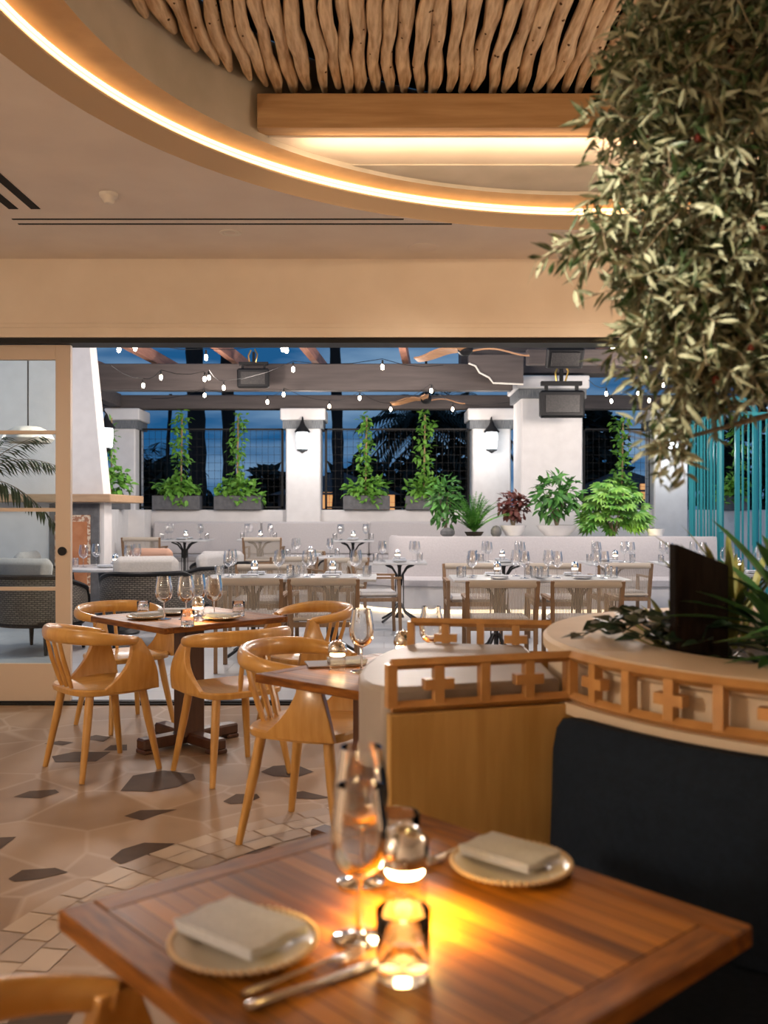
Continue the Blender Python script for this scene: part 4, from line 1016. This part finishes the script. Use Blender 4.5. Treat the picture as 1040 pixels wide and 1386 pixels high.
def sub(a, b_): return full[a:b_+1]
for a, b_ in ((0,10),(10,16),(16,24),(24,len(full)-1)):
    m_ = MB(); arcpath(sub(a,b_), [(0,.46),(.0,BT-.03),(.02,BT),(.07,BT),(.09,BT-.03),(.11,.62),(.12,.46)], m_); m_.build('back_cushion', M['upholstery'], pbq)
    m_ = MB(); arcpath(sub(a,b_), [(.10,.37),(.10,.47),(.58,.475),(.62,.45),(.62,.37)], m_); m_.build('seat_cushion', M['upholstery'], pbq)
m_ = MB(); arcpath(full, [(.0,.06),(.0,.36),(.56,.36),(.56,.06)], m_); m_.build('base', M['pwhite'], pbq, smooth=False)
m_ = MB(); arcpath(full, [(.0,.005),(.0,.055),(.53,.055),(.53,.005)], m_); m_.build('glow_plinth', mat('plinth_light',(1,.9,.75),.5,emit=2.2,ecol=(1,.78,.5)), pbq, smooth=False)
# plants on the ledge
LZ = BT
def shrub(px, py0, py1, wpx, d, label, m, L, w, n, stems=7, pot=None, dens=1.0):
    x_ = X(px,d); zt = Z(py0,d); t = thing('potted_shrub', label, 'plant', (x_,d,LZ)); hgt = zt-LZ; r = wpx*d/F/2; zb = .0
    if pot:
        b = MB(); b.lathe([(.001,.0),(pot*.6,.0),(pot*.92,.09),(pot,.13),(pot*1.04,.15),(pot*.95,.15),(pot*.9,.12),(.001,.11)], 24); b.build('bowl', M['pwhite'], t); zb = .12
    b = MB()
    for k in range(stems):
        a = 2*PI*k/stems; b.tube([(0,0,zb-.02 if pot else -.0),(r*.2*cos(a),r*.2*sin(a),hgt*.4),(r*.55*cos(a),r*.4*sin(a),hgt*.75)], [.010,.008,.004], 5)
    b.build('stems', M['bark'], t)
    b = MB(); foliage(b, (0,0,(hgt+zb)*.58+.02), (r,r*.8,(hgt-zb)*.42), int(n*dens), L, w, RV); b.build('leaves', m, t, smooth=False)
    return t
LD = 13.5
shrub(603,645,718,42,LD,'slim green leafy shrub at the left end of the planter ledge',M['leaf2'],.15,.065,230,5)
shrub(695,670,718,40,LD,'small burgundy leaved shrub on the planter ledge',M['redleaf'],.10,.055,330,6,pot=.18)
shrub(754,645,718,68,LD,'airy green shrub in a shallow white bowl on the ledge',M['leaf2'],.17,.075,260,8,pot=.28)
def make_palmate(mb, c, dv, L, rng):
    up = Vector((rng.uniform(-.3,.3),rng.uniform(-1,-.2),.8)).normalized(); dv = Vector(dv).normalized(); sd = dv.cross(up).normalized()
    for k in range(-3,4):
        a = k*.42; mb.leaf(c, dv*cos(a)+sd*sin(a), up, L*(1-.08*abs(k)), L*.26, .25)
t = thing('fatsia_shrub', 'broad bright green shrub with large fingered leaves on the ledge', 'plant', (X(832,LD),LD,LZ)); b = MB()
for k in range(150):
    v = Vector((RV.gauss(0,1),RV.gauss(0,.8),abs(RV.gauss(0,1)))).normalized()*RV.random()**.35
    c_ = Vector((v.x*.47, v.y*.3, .10+v.z*.72)); make_palmate(b, c_, (v.x+RV.uniform(-.4,.4), v.y-.3, .1-.5*RV.random()), RV.uniform(.14,.22), RV)
b.build('leaves', M['leaf3'], t, smooth=False); b = MB()
for k in range(6): a = k; b.tube([(0,0,0),(.15*cos(a),.1*sin(a),.35),(.28*cos(a),.2*sin(a),.6)], [.012,.01,.006], 5)
b.build('stems', M['bark'], t)
t = thing('fern', 'feathery bright green fern on the planter ledge', 'plant', (X(642,LD-.15),LD-.15,LZ)); b = MB()
for k in range(110):
    a = RV.uniform(0,2*PI); L = RV.uniform(.5,.9); lf = RV.uniform(.75,1.45); dv = Vector((cos(a),sin(a)*.8,0)); pts = [dv*L*u*cos(lf)+Vector((0,0,L*(u*sin(lf)-.35*u*u)+.05)) for u in [i/9 for i in range(10)]]
    for i in range(1,10):
        td = (pts[i]-pts[i-1]).normalized(); sd = td.cross(Vector((0,0,1))).normalized()
        for s_ in (-1,1): b.leaf(pts[i], sd*s_+td*.4, (0,0,1), .11*(1.05-i/10), .03, .1)
    b.tube(pts, .003, 4, cap=False)
b.build('fronds', M['fern'], t, smooth=False); b = MB(); b.lathe([(.001,0),(.10,0),(.14,.06),(.001,.06)], 12); b.build('root_ball', M['soil'], t)
b = MB(); b.ball((0,0,.0),.09,10,0,(1.2,1,.8)); o = b.build('ledge_stone', M['planter'], loc=(X(606,13.3),13.3,LZ+.05)); tag(o, 'dark rounded stone on the ledge below the slim shrub', 'stone')
b = MB(); b.ball((0,0,.0),.09,10,0,(.9,1,1)); o = b.build('ledge_stone', M['planter'], loc=(X(672,13.35),13.35,LZ+.06)); tag(o, 'dark rounded stone on the ledge right of the fern', 'stone')
light('POINT','ledge_light',(X(663,13.2),13.15,LZ+.18),1.5,(1,.8,.55),.03)
light('POINT','ledge_light',(X(875,13.2),13.3,LZ+.15),1.5,(1,.75,.5),.03)
b = MB(); b.lathe([(.001,0),(.10,0),(.13,.10),(.10,.10)],16); o = b.build('bowl', M['pwhite'], loc=(X(888,13.5),13.5,LZ)); tag(o, 'small pale bowl at the right of the planter ledge', 'bowl')
# turquoise screens and arch
GY = 14.4
def screen(x0, x1, zt0, zt1, label, y0=GY, y1=GY):
    t = thing('metal_screen', label, 'screen', (0,0,0)); b = MB()
    b.bar((x0,y0,.01),(x0,y0,zt0),.06,.06); b.bar((x1,y1,.01),(x1,y1,zt1),.07,.07); b.bar((x0,y0,.1),(x1,y1,.1),.05,.05); b.bar((x0,y0,zt0-.05),(x1,y1,zt1-.05),.05,.05)
    b.build('frame', M['turq'], t, smooth=False); b = MB(); n = 9
    for i in range(1,n): u = i/n; b.bar((x0+(x1-x0)*u,y0+(y1-y0)*u,.1),(x0+(x1-x0)*u,y0+(y1-y0)*u,zt0+(zt1-zt0)*u-.05),.022 if i%3 else .04,.03)
    b.build('bars', M['turq'], t, smooth=False)
screen(X(936,GY),X(976,GY),Z(562,GY),Z(556,GY),'turquoise barred metal screen left of the gate opening')
screen(X(1012,GY-.5),X(1062,GY-1.6),Z(555,GY),Z(560,GY-1.6),'turquoise barred metal screen at the right edge of the photograph',GY-.1,GY-1.9)
b = MB(); xa, xb = X(976,GY), X(1016,GY); cx_ = (xa+xb)/2; rr = (xb-xa)/2; z0 = Z(560,GY)
b.tube([(xa,GY,z0-1.8),(xa,GY,z0)]+[(cx_-rr*1.0*cos(PI*i/12), GY-.2*i/12, z0+rr*.95*sin(PI*i/12)) for i in range(13)]+[(xb,GY-.2,z0-2.0)], .05, 8); o = b.build('gate_arch', M['turq']); tag(o, 'turquoise tubular arch over the gate opening', 'arch')
# far bench along the wall
b = thing('wall_bench', 'long grey upholstered bench along the far patio wall', 'bench')
x0, x1 = -4.0, X(645,WY0)
m_ = MB(); zt = Z(706,WY0-.1)
n = 3
for i in range(n):
    u0 = x0+(x1-x0)*i/n+.006; u1 = x0+(x1-x0)*(i+1)/n-.006
    m_ = MB(); m_.box(u0,WY0-.16,.62,u1,WY0-.01,zt, bev=.03); m_.build('back_cushion', M['upholstery'], b, smooth=False)
    m_ = MB(); m_.box(u0,WY0-.66,.52,u1,WY0-.17,.63, bev=.03); m_.build('seat_cushion', M['upholstery'], b, smooth=False)
m_ = MB(); m_.box(x0,WY0-.64,.171,x1,WY0-.01,.519); m_.build('base', M['pwhite'], b, smooth=False)

# ---------------------------------------------------------------- patio furniture
def make_ropechair():
    t = thing('rope_chair', '', 'chair')
    for s in (-1,1):
        b = MB(); b.bar((s*.27,-.25,.002),(s*.275,-.22,.45),.032,.035); b.bar((s*.275,-.22,.44),(s*.285,-.285,.80),.032,.035); b.build('leg', M['teak'], t, smooth=False)
        b = MB(); b.bar((s*.27,.24,.002),(s*.27,.22,.64),.034,.034); b.build('leg', M['teak'], t, smooth=False)
        b = MB(); b.bar((s*.285,-.26,.65),(s*.275,.25,.645),.04,.022); b.build('armrest', M['teak'], t, smooth=False)
    b = MB(); b.box(-.27,-.24,.39,.27,-.20,.43); b.box(-.27,.20,.39,.27,.24,.43)
    for s in (-1,1): b.box(s*.27-.015,-.2,.39,s*.27+.015,.2,.43)
    b.build('seat_rail', M['teak'], t, smooth=False)
    b = MB(); b.tube([(-.275,-.275,.775),(.275,-.275,.775)], [(.034,.028)]*2, 10, up=(0,0,1)); n = 44
    b.tube([(-.26,-.222,.455),(.26,-.222,.455)], .014, 8)
    for i in range(n):
        x_ = -.255+.51*i/(n-1); b.tube([(x_,-.275,.77),(x_,-.238,.60),(x_,-.222,.45)], .0036, 4, cap=False)
    b.build('rope_back', M['rope'], t)
    b = MB(); b.box(-.25,-.20,.432,.25,.22,.49, bev=.025); b.build('seat_cushion', M['cushion'], t, smooth=False)
    return t
rope = Spawn(make_ropechair)
UP = 0
rc = [(X(341,8.2),8.2,0,UP,'leftmost of the rope chairs in the front patio row'),
 (X(441,8.2),8.2,0,UP,'rope chair in the front patio row directly behind the mid room table'),
 (X(675,7.95),7.95,0,UP,'rope chair in front of the right patio tables, seen over the lattice rail'),
 (X(786,7.95),7.95,0,UP,'rope chair in front of the right patio tables, beside the cream planter'),
 (X(509,10.5),10.5,0,-1.45,'rope chair seen from the side beside the black pedestal table'),
 (X(456,11.7),11.7,0,.5,'rope chair left of the black pedestal table, back half hidden'),
 (X(838,10.55),10.55,0,UP,'rope chair right of the patio centre behind the front row'),
 (X(640,9.95),9.95,0,PI,'rope chair facing the camera across the left of the right tables'),
 (X(352,9.75),9.75,0,PI,'rope chair facing the camera across the front left patio table'),
 (X(756,9.95),9.95,0,PI,'rope chair facing the camera across the right front table'),
 (X(358,14.6),14.6,.17,UP,'rope chair on the raised back area left of the lantern pillar'),
 (X(197,14.7),14.7,.17,UP,'rope chair on the raised back area at far left'),
 (X(452,13.9),13.9,0,-1.1,'rope chair turned sideways in the middle back of the patio'),
 (X(395,12.0),12.0,0,.2,'rope chair behind the second row, below the lantern pillar')]
for x_, y_, z_, a, lb in rc: rope((x_,y_,z_), a, 'beige '+lb if lb.startswith('rope') else lb+', beige')
def make_ptable(L, W, matl=None):
    def f():
        t = thing('patio_table', '', 'table')
        b = MB(); b.box(-L/2,-W/2,.722,L/2,W/2,.75, bev=.006); b.build('tabletop', M['ptop'], t, smooth=False)
        b = MB(); b.lathe([(.03,.70),(.022,.66),(.022,.12),(.05,.08),(.06,.05),(.001,.05)], 10)
        for k in range(4):
            a = PI/4+k*PI/2; b.tube([(.03*cos(a),.03*sin(a),.45),(.05*cos(a),.05*sin(a),.58),(.13*cos(a),.13*sin(a),.67),(.24*cos(a),.24*sin(a),.71)], .013, 6)
            b.tube([(.03*cos(a),.03*sin(a),.22),(.10*cos(a),.10*sin(a),.12),(.22*cos(a),.22*sin(a),.055),(.30*cos(a),.30*sin(a),.016)], .015, 6)
            for r_ in (.05,): b.tube([(r_*cos(a+.7),r_*sin(a+.7),.12),(r_*cos(a+.7),r_*sin(a+.7),.62)], .007, 5)
        b.build('iron_pedestal', M['iron'], t)
        b = MB(); b.box(-.2,-.03,.708,.2,.03,.7215); b.box(-.03,-.2,.708,.03,.2,.7215); b.build('spider', M['iron'], t, smooth=False)
        return t
    return f
ptab = Spawn(make_ptable(.66,.72)); ptabw = Spawn(make_ptable(.84,.72))
tabs = []   # (x,y,zbase,half w,half d,name)
def addtab(sp, x_, y_, z_, hw, hd, lb, rz=0): sp((x_,y_,z_), rz, lb); tabs.append((x_,y_,z_+.7505,hw,hd,lb))
addtab(ptabw, X(343,8.98), 8.98, 0, .40,.34, "leftmost front row patio table")
addtab(ptabw, X(450,8.98), 8.98, 0, .40,.34, "patio table straight behind the mid room chairs")
addtab(ptabw, X(672,8.85), 8.85, 0, .40,.34, "patio table seen above the farther lattice")
addtab(ptabw, X(782,8.85), 8.85, 0, .40,.34, "patio table left of the cream planter")
addtab(ptab, X(541,11.75), 11.75, 0, .33,.34, "black pedestal table at the banquette's left end")
addtab(ptabw, X(425,13.0), 13.0, 0, .38,.34, "crowded patio table in the middle back")
addtab(ptab, X(478,14.9), 14.9, .17, .32,.34, "middle table at the far wall bench")
addtab(ptab, X(352,15.5), 15.5, .17, .32,.34, "table left of middle at the far bench")
addtab(ptabw, X(250,15.2), 15.2, .17, .42,.34, "leftmost table at the far wall bench")
addtab(ptab, X(682,11.6), 11.6, 0, .33,.34, "banquette table below the burgundy shrub")
addtab(ptab, X(828,11.5), 11.5, 0, .33,.34, "banquette table below the bright broad shrub")
addtab(ptab, X(925,11.4), 11.4, 0, .33,.34, "banquette table behind the dark slab")
addtab(ptab, X(1010,9.6), 9.6, 0, .33,.34, "table at the right edge beyond the planter")
# round lounge table
rt = thing('lounge_table', 'large pale round table among the wicker lounge chairs', 'table', (X(152,10.6),10.6,0))
b = MB(); b.lathe([(.001,.715),(.56,.715),(.575,.725),(.575,.745),(.565,.75),(.001,.75)], 40); b.build('tabletop', M['ptop'], rt)
b = MB(); b.lathe([(.16,.714),(.12,.4),(.20,.05),(.30,.02),(.30,.001),(.001,.001)], 20); b.build('pedestal', M['iron'], rt)
tabs.append((X(152,10.6),10.6,.7505,.42,.38,'large pale round lounge table'))
# small plates & tableware on the patio tables
def make_setting():
    b = MB(); b.lathe([(.001,.001),(.06,.001),(.095,.010),(.10,.012),(.095,.014),(.06,.006),(.001,.006)], 16); o = b.build('plate', M['ptop']); tag(o, '', 'plate'); return o
def make_smallnap():
    b = MB(); b.box(-.08,-.045,0,.08,.045,.018, bev=.006); o = b.build('folded_napkin', M['napkin'], smooth=False); tag(o, '', 'napkin'); return o
sset = Spawn(make_setting); snap = Spawn(make_smallnap)
RG = random.Random(33)
for ti, (x_,y_,z_,hw,hd,lb) in enumerate(tabs):
    short = lb
    k = 0; lampfar((x_+RG.uniform(-.06,.06), y_+RG.uniform(-.02,.05), z_), 0, 'small chrome domed lamp on the '+short)
    for sx in (-1,1):
        for sy in (-1,1):
            jx, jy = RG.uniform(-.03,.03), RG.uniform(-.03,.03)
            winefar((x_+sx*hw*.58+jx, y_+sy*hd*.36+jy, z_), k, 'wine glass on the '+short, 'wine glasses on the '+short, sc=(1.25,1.25,1.12))
            if (sx*sy > 0) or ti < 4: tumblerfar((x_+sx*hw*.84+jx, y_+sy*hd*.20+jy, z_), k, 'tumbler on the '+short, 'tumblers on the '+short)
            k += 1
    for sy, nm in ((-1,'near'),(1,'far')):
        sset((x_, y_+sy*hd*.66, z_), 0, nm+' plate on the '+short); snap((x_, y_+sy*hd*.66, z_+.0145), 0, 'grey napkin on the '+nm+' plate of the '+short)
# wicker lounge chairs
def make_wicker():
    t = thing('wicker_lounge_chair', '', 'lounge chair')
    b = MB(); n = 28; m_ = 6; vs = []; uvs = []
    def P(u, v):
        a = PI*1.5+(u*2-1)*2.05; bul = .03*sin(PI*v); rx = .36+bul+.03*v; ry = .34+bul+.03*v
        top = .64-.12*max(0,abs(u*2-1)-.45)/.55
        return Vector((rx*cos(a), ry*sin(a)+.02, .24+(top-.24)*v))
    for i in range(n+1):
        for j in range(m_+1): vs.append(P(i/n,j/m_))
    k = len(vs)
    for i in range(n+1):
        for j in range(m_+1): p = P(i/n,j/m_); vs.append(Vector((p.x*.93,p.y*.93,p.z)))
    fs = [(i*(m_+1)+j,(i+1)*(m_+1)+j,(i+1)*(m_+1)+j+1,i*(m_+1)+j+1) for i in range(n) for j in range(m_)]
    fs += [tuple(k+q_ for q_ in f)[::-1] for f in fs]
    b.add(vs, fs); o = b.build('wicker_shell', M['wicker'], t)
    uv = o.data.uv_layers.new(name='UVMap')
    for lp in o.data.loops:
        vi = lp.vertex_index % k; i, j = divmod(vi, m_+1); uv.data[lp.index].uv = (i/n*1.5, j/m_*.38)
    b = MB(); b.tube([P(i/n,1)*1.0+Vector((0,0,.005)) for i in range(n+1)], .022, 8); b.tube([P(i/n,0) for i in range(n+1)], .016, 6); 
    for i in (0,n): b.tube([P(i/n,v/4) for v in range(5)], .018, 6)
    b.build('dark_rim', M['black'], t)
    for sx in (-1,1):
        for sy in (-1,1):
            b = MB(); b.tube([(sx*.24,sy*.22,.25),(sx*.27,sy*.26,.002)], [.026,.014], 8); b.build('leg', M['black'], t)
    b = MB(); b.box(-.30,-.27,.24,.30,.32,.27); b.build('seat_frame', M['black'], t, smooth=False)
    b = MB(); b.box(-.29,-.25,.272,.29,.33,.42, bev=.05); b.build('seat_cushion', M['cushion'], t, bevel=.02)
    b = MB(); m4 = Matrix.Translation((0,-.22,.60)) @ Matrix.Rotation(-.2,4,'X'); b.box(-.28,-.06,-.17,.28,.07,.20, bev=.05, M4=m4); b.build('back_cushion', M['cushion'], t, bevel=.02)
    return t
wick = Spawn(make_wicker)
wick((X(198,9.75),9.75,0), .25, 'grey wicker lounge chair with back to camera right of the glass door', sc=1.15)
wick((X(52,9.3),9.3,0), -.3, 'grey wicker lounge chair seen through the lowest door panes', sc=1.15)
wick((X(262,11.2),11.2,0), 1.35, 'grey wicker lounge chair right of the round lounge table', sc=1.1)
wick((X(60,11.6),11.6,0), -1.6, 'grey wicker lounge chair left of the round table behind the glass', sc=1.1)
w_ = wick((X(196,12.5),12.5,0), 3.0, 'wicker lounge chair with salmon cushion beyond the round table', sc=1.1)
for c_ in kids(w_):
    if c_.name.startswith('back_cushion'):
        c_.data = c_.data.copy(); c_.data.materials[0] = M['salmon']; c_['label'] = 'salmon back cushion'
wick((X(300,12.9),12.9,0), .2, 'grey wicker lounge chair behind the front row rope chairs', sc=1.05)

# ================================================================ BEYOND THE PATIO
g = MB(); g.box(-40,17.2,-.3,40,80,-.1); struct(g.build('ground', M['sil'], smooth=False))
def palm(px, w_px, d, ztop, label, crown=False):
    t = thing('palm_tree', label, 'palm tree', (X(px,d),d,-.1)); r = w_px*d/F/2; rg = random.Random(px)
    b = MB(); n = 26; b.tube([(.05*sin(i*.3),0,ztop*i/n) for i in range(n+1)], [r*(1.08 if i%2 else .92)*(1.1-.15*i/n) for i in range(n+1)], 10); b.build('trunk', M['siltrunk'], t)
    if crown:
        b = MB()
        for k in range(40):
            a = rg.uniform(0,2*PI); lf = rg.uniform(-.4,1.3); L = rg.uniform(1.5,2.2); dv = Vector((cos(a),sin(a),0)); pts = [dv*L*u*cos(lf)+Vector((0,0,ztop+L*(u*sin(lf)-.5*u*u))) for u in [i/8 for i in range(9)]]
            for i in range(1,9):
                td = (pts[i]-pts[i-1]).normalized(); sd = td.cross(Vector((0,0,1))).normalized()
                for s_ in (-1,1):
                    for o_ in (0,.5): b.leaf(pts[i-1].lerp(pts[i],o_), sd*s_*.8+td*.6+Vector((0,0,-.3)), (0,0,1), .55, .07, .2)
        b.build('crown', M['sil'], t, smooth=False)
palm(265,22,24,11,'thick palm trunk silhouette at the left of the left opening',True)
palm(308,17,25,12,'thinner palm trunk silhouette right of the thick one in the left opening',True)
palm(455,15,24,12,'palm trunk silhouette at the left of the middle opening',True)
palm(229,5,30,5.2,'thin leaning trunk silhouette at the left edge of the left opening')
palm(568,26,28,4.2,'shaggy palm silhouette in the middle opening',True)
palm(612,10,30,4.4,'smaller palm silhouette right in the middle opening',True)
palm(206,10,32,2.9,'low palm silhouette at the far left opening',True)
RB = random.Random(8)
def darktree(px, d, w, h, label):
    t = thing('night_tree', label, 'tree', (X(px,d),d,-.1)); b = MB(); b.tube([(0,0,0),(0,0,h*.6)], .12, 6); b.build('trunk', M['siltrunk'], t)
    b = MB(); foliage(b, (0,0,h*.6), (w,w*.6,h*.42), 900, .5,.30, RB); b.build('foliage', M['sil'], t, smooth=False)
darktree(212,28,.9,2.6,'dark tree mass at the left of the left opening')
darktree(365,30,.7,2.7,'dark tree mass low beside the lantern pillar')
darktree(290,32,2.2,1.7,'low dark bushes beyond the left opening')
darktree(500,27,1.5,2.8,'dark tree mass behind the middle opening vines')
darktree(600,29,1.6,3.4,'tall dark tree mass at the right of the middle opening')
darktree(806,28,.8,4.7,'tall dark tree mass right of the big pillar')
darktree(880,31,1.2,2.0,'low dark bushes beyond the right opening')
darktree(1000,26,1.8,4.6,'dark tree mass beyond the turquoise gate')
def house(px, d, w, h, wins, label):
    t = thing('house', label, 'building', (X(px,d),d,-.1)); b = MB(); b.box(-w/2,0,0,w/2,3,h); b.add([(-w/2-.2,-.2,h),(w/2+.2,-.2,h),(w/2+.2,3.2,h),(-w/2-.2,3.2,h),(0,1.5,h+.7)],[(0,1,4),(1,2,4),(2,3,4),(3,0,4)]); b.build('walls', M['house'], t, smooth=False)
    for (x_,z_) in wins: b = MB(); b.box(x_-.17,-.05,z_,x_+.17,-.01,z_+.42); b.build('window', M['housewin'], t, smooth=False)
house(455,24.5,3.0,1.9,((-.25,1.75-.2),(1.35,1.5),(.6,1.45)),'small dark house with orange lit windows beyond the middle opening')
house(860,25.5,2.6,2.0,((.3,1.8),(-.4,1.5)),'dark house with lit windows beyond the right opening')

# ================================================================ WORLD
w = bpy.data.worlds.new('dusk'); bpy.context.scene.world = w; w.use_nodes = True; nt = w.node_tree; bg = nt.nodes['Background']
tc = nt.nodes.new('ShaderNodeTexCoord'); mp = nt.nodes.new('ShaderNodeMapping'); mp.inputs['Scale'].default_value = (2.2,2.2,14)
n = nt.nodes.new('ShaderNodeTexNoise'); n.inputs['Scale'].default_value = 2.2; n.inputs['Detail'].default_value = 6
r = nt.nodes.new('ShaderNodeValToRGB'); e = r.color_ramp.elements; e[0].position = .38; e[0].color = (.015,.105,.27,1); e[1].position = .68; e[1].color = (.20,.34,.52,1)
nt.links.new(tc.outputs['Generated'], mp.inputs['Vector']); nt.links.new(mp.outputs[0], n.inputs['Vector']); nt.links.new(n.outputs['Fac'], r.inputs['Fac']); nt.links.new(r.outputs['Color'], bg.inputs['Color'])
bg.inputs['Strength'].default_value = .9

# ================================================================ LIGHTS
WC = (1,.845,.67)
for x_, y_, p, sp in ((-2.6,5.2,40,140),(-1.0,5.75,26,140),(.2,5.95,26,140),(1.4,5.95,26,140),(2.8,5.8,30,140),(-2.8,3.2,26,130),(-2.9,.6,12,120),(3.8,.2,14,120),(3.9,4.6,40,130)):
    light('SPOT','downlight',(x_,y_,CZ-.02), p, WC, .06, spot=sp, blend=.9)
# added unseen fill points around the room, brightening header and ceiling
light('POINT','room_fill',(-2.6,-2.0,2.0), 18, WC, .3)
light('POINT','room_fill',(-3.95,.3,2.1), 170, WC, .2)
light('POINT','room_fill',(3.9,3.9,2.0), 60, WC, .3)
# added upward spots without fittings, lifting the tree and the ceiling recess
light('SPOT','planter_fill',(1.25,2.75,1.06), 10, (1,.84,.62), .04, rot=(math.radians(176),math.radians(6),0), spot=120, blend=.8)
light('SPOT','planter_fill',(1.75,3.0,1.06), 30, (1,.80,.58), .04, rot=(math.radians(180),0,0), spot=150, blend=.8)
light('SPOT','tree_fill',(-.9,1.6,CZ-.05), 420, (1,.88,.70), .05, rot=(math.radians(54),0,math.radians(-70)), spot=23, blend=.8)  # added spot from ceiling height, no fitting, brightens the lower olive leaves
light('SPOT','table_fill',(.42,1.62,3.35), 75, (1,.64,.22), .03, rot=(math.radians(-5),math.radians(6),0), spot=19, blend=1)  # added spot with no fitting, widens the warm glow on the foreground table
# unseen linear light, added past the oak beam to brighten the soffit
l = L_.new('cove_light','AREA'); l.shape = 'RECTANGLE'; l.size = 3.2; l.size_y = .03; l.energy = 10; l.color = (1,.70,.45)
o = bpy.data.objects.new('cove_light', l); o.location = (WX,BY+.08,3.17); o.rotation_euler = (math.radians(180-40),0,0); col.objects.link(o)
# patio: added points standing in for the string bulbs, one brightening the chimney
for x_, y_, p in ((-2.6,9.2,135),(0.2,9.2,145),(2.8,9.2,140),(-2.4,12.9,120),(.2,12.8,120),(3.4,12.4,135),(-5.2,10.2,75),(-1.2,15.3,24),(1.6,15.6,16)):
    light('POINT','patio_light',(x_,y_,2.75), p, (1,.87,.78), .18)

# ================================================================ CAMERA
cam = bpy.data.cameras.new('camera'); co = bpy.data.objects.new('camera', cam); col.objects.link(co)
co.location = (0,0,H); co.rotation_euler = (PI/2,0,0)
cam.sensor_fit = 'VERTICAL'; cam.sensor_height = 36; cam.sensor_width = 27; cam.lens = F/1386*36
cam.clip_start = .05; cam.clip_end = 200
cam.dof.use_dof = True; cam.dof.focus_distance = 6.5; cam.dof.aperture_fstop = 3.2
sc = bpy.context.scene; sc.camera = co
sc.view_settings.view_transform = 'Standard'; sc.view_settings.look = 'None'; sc.view_settings.gamma = 1; sc.view_settings.exposure = 0
sc.view_settings.use_curve_mapping = False
sc.cycles.transparent_max_bounces = 32
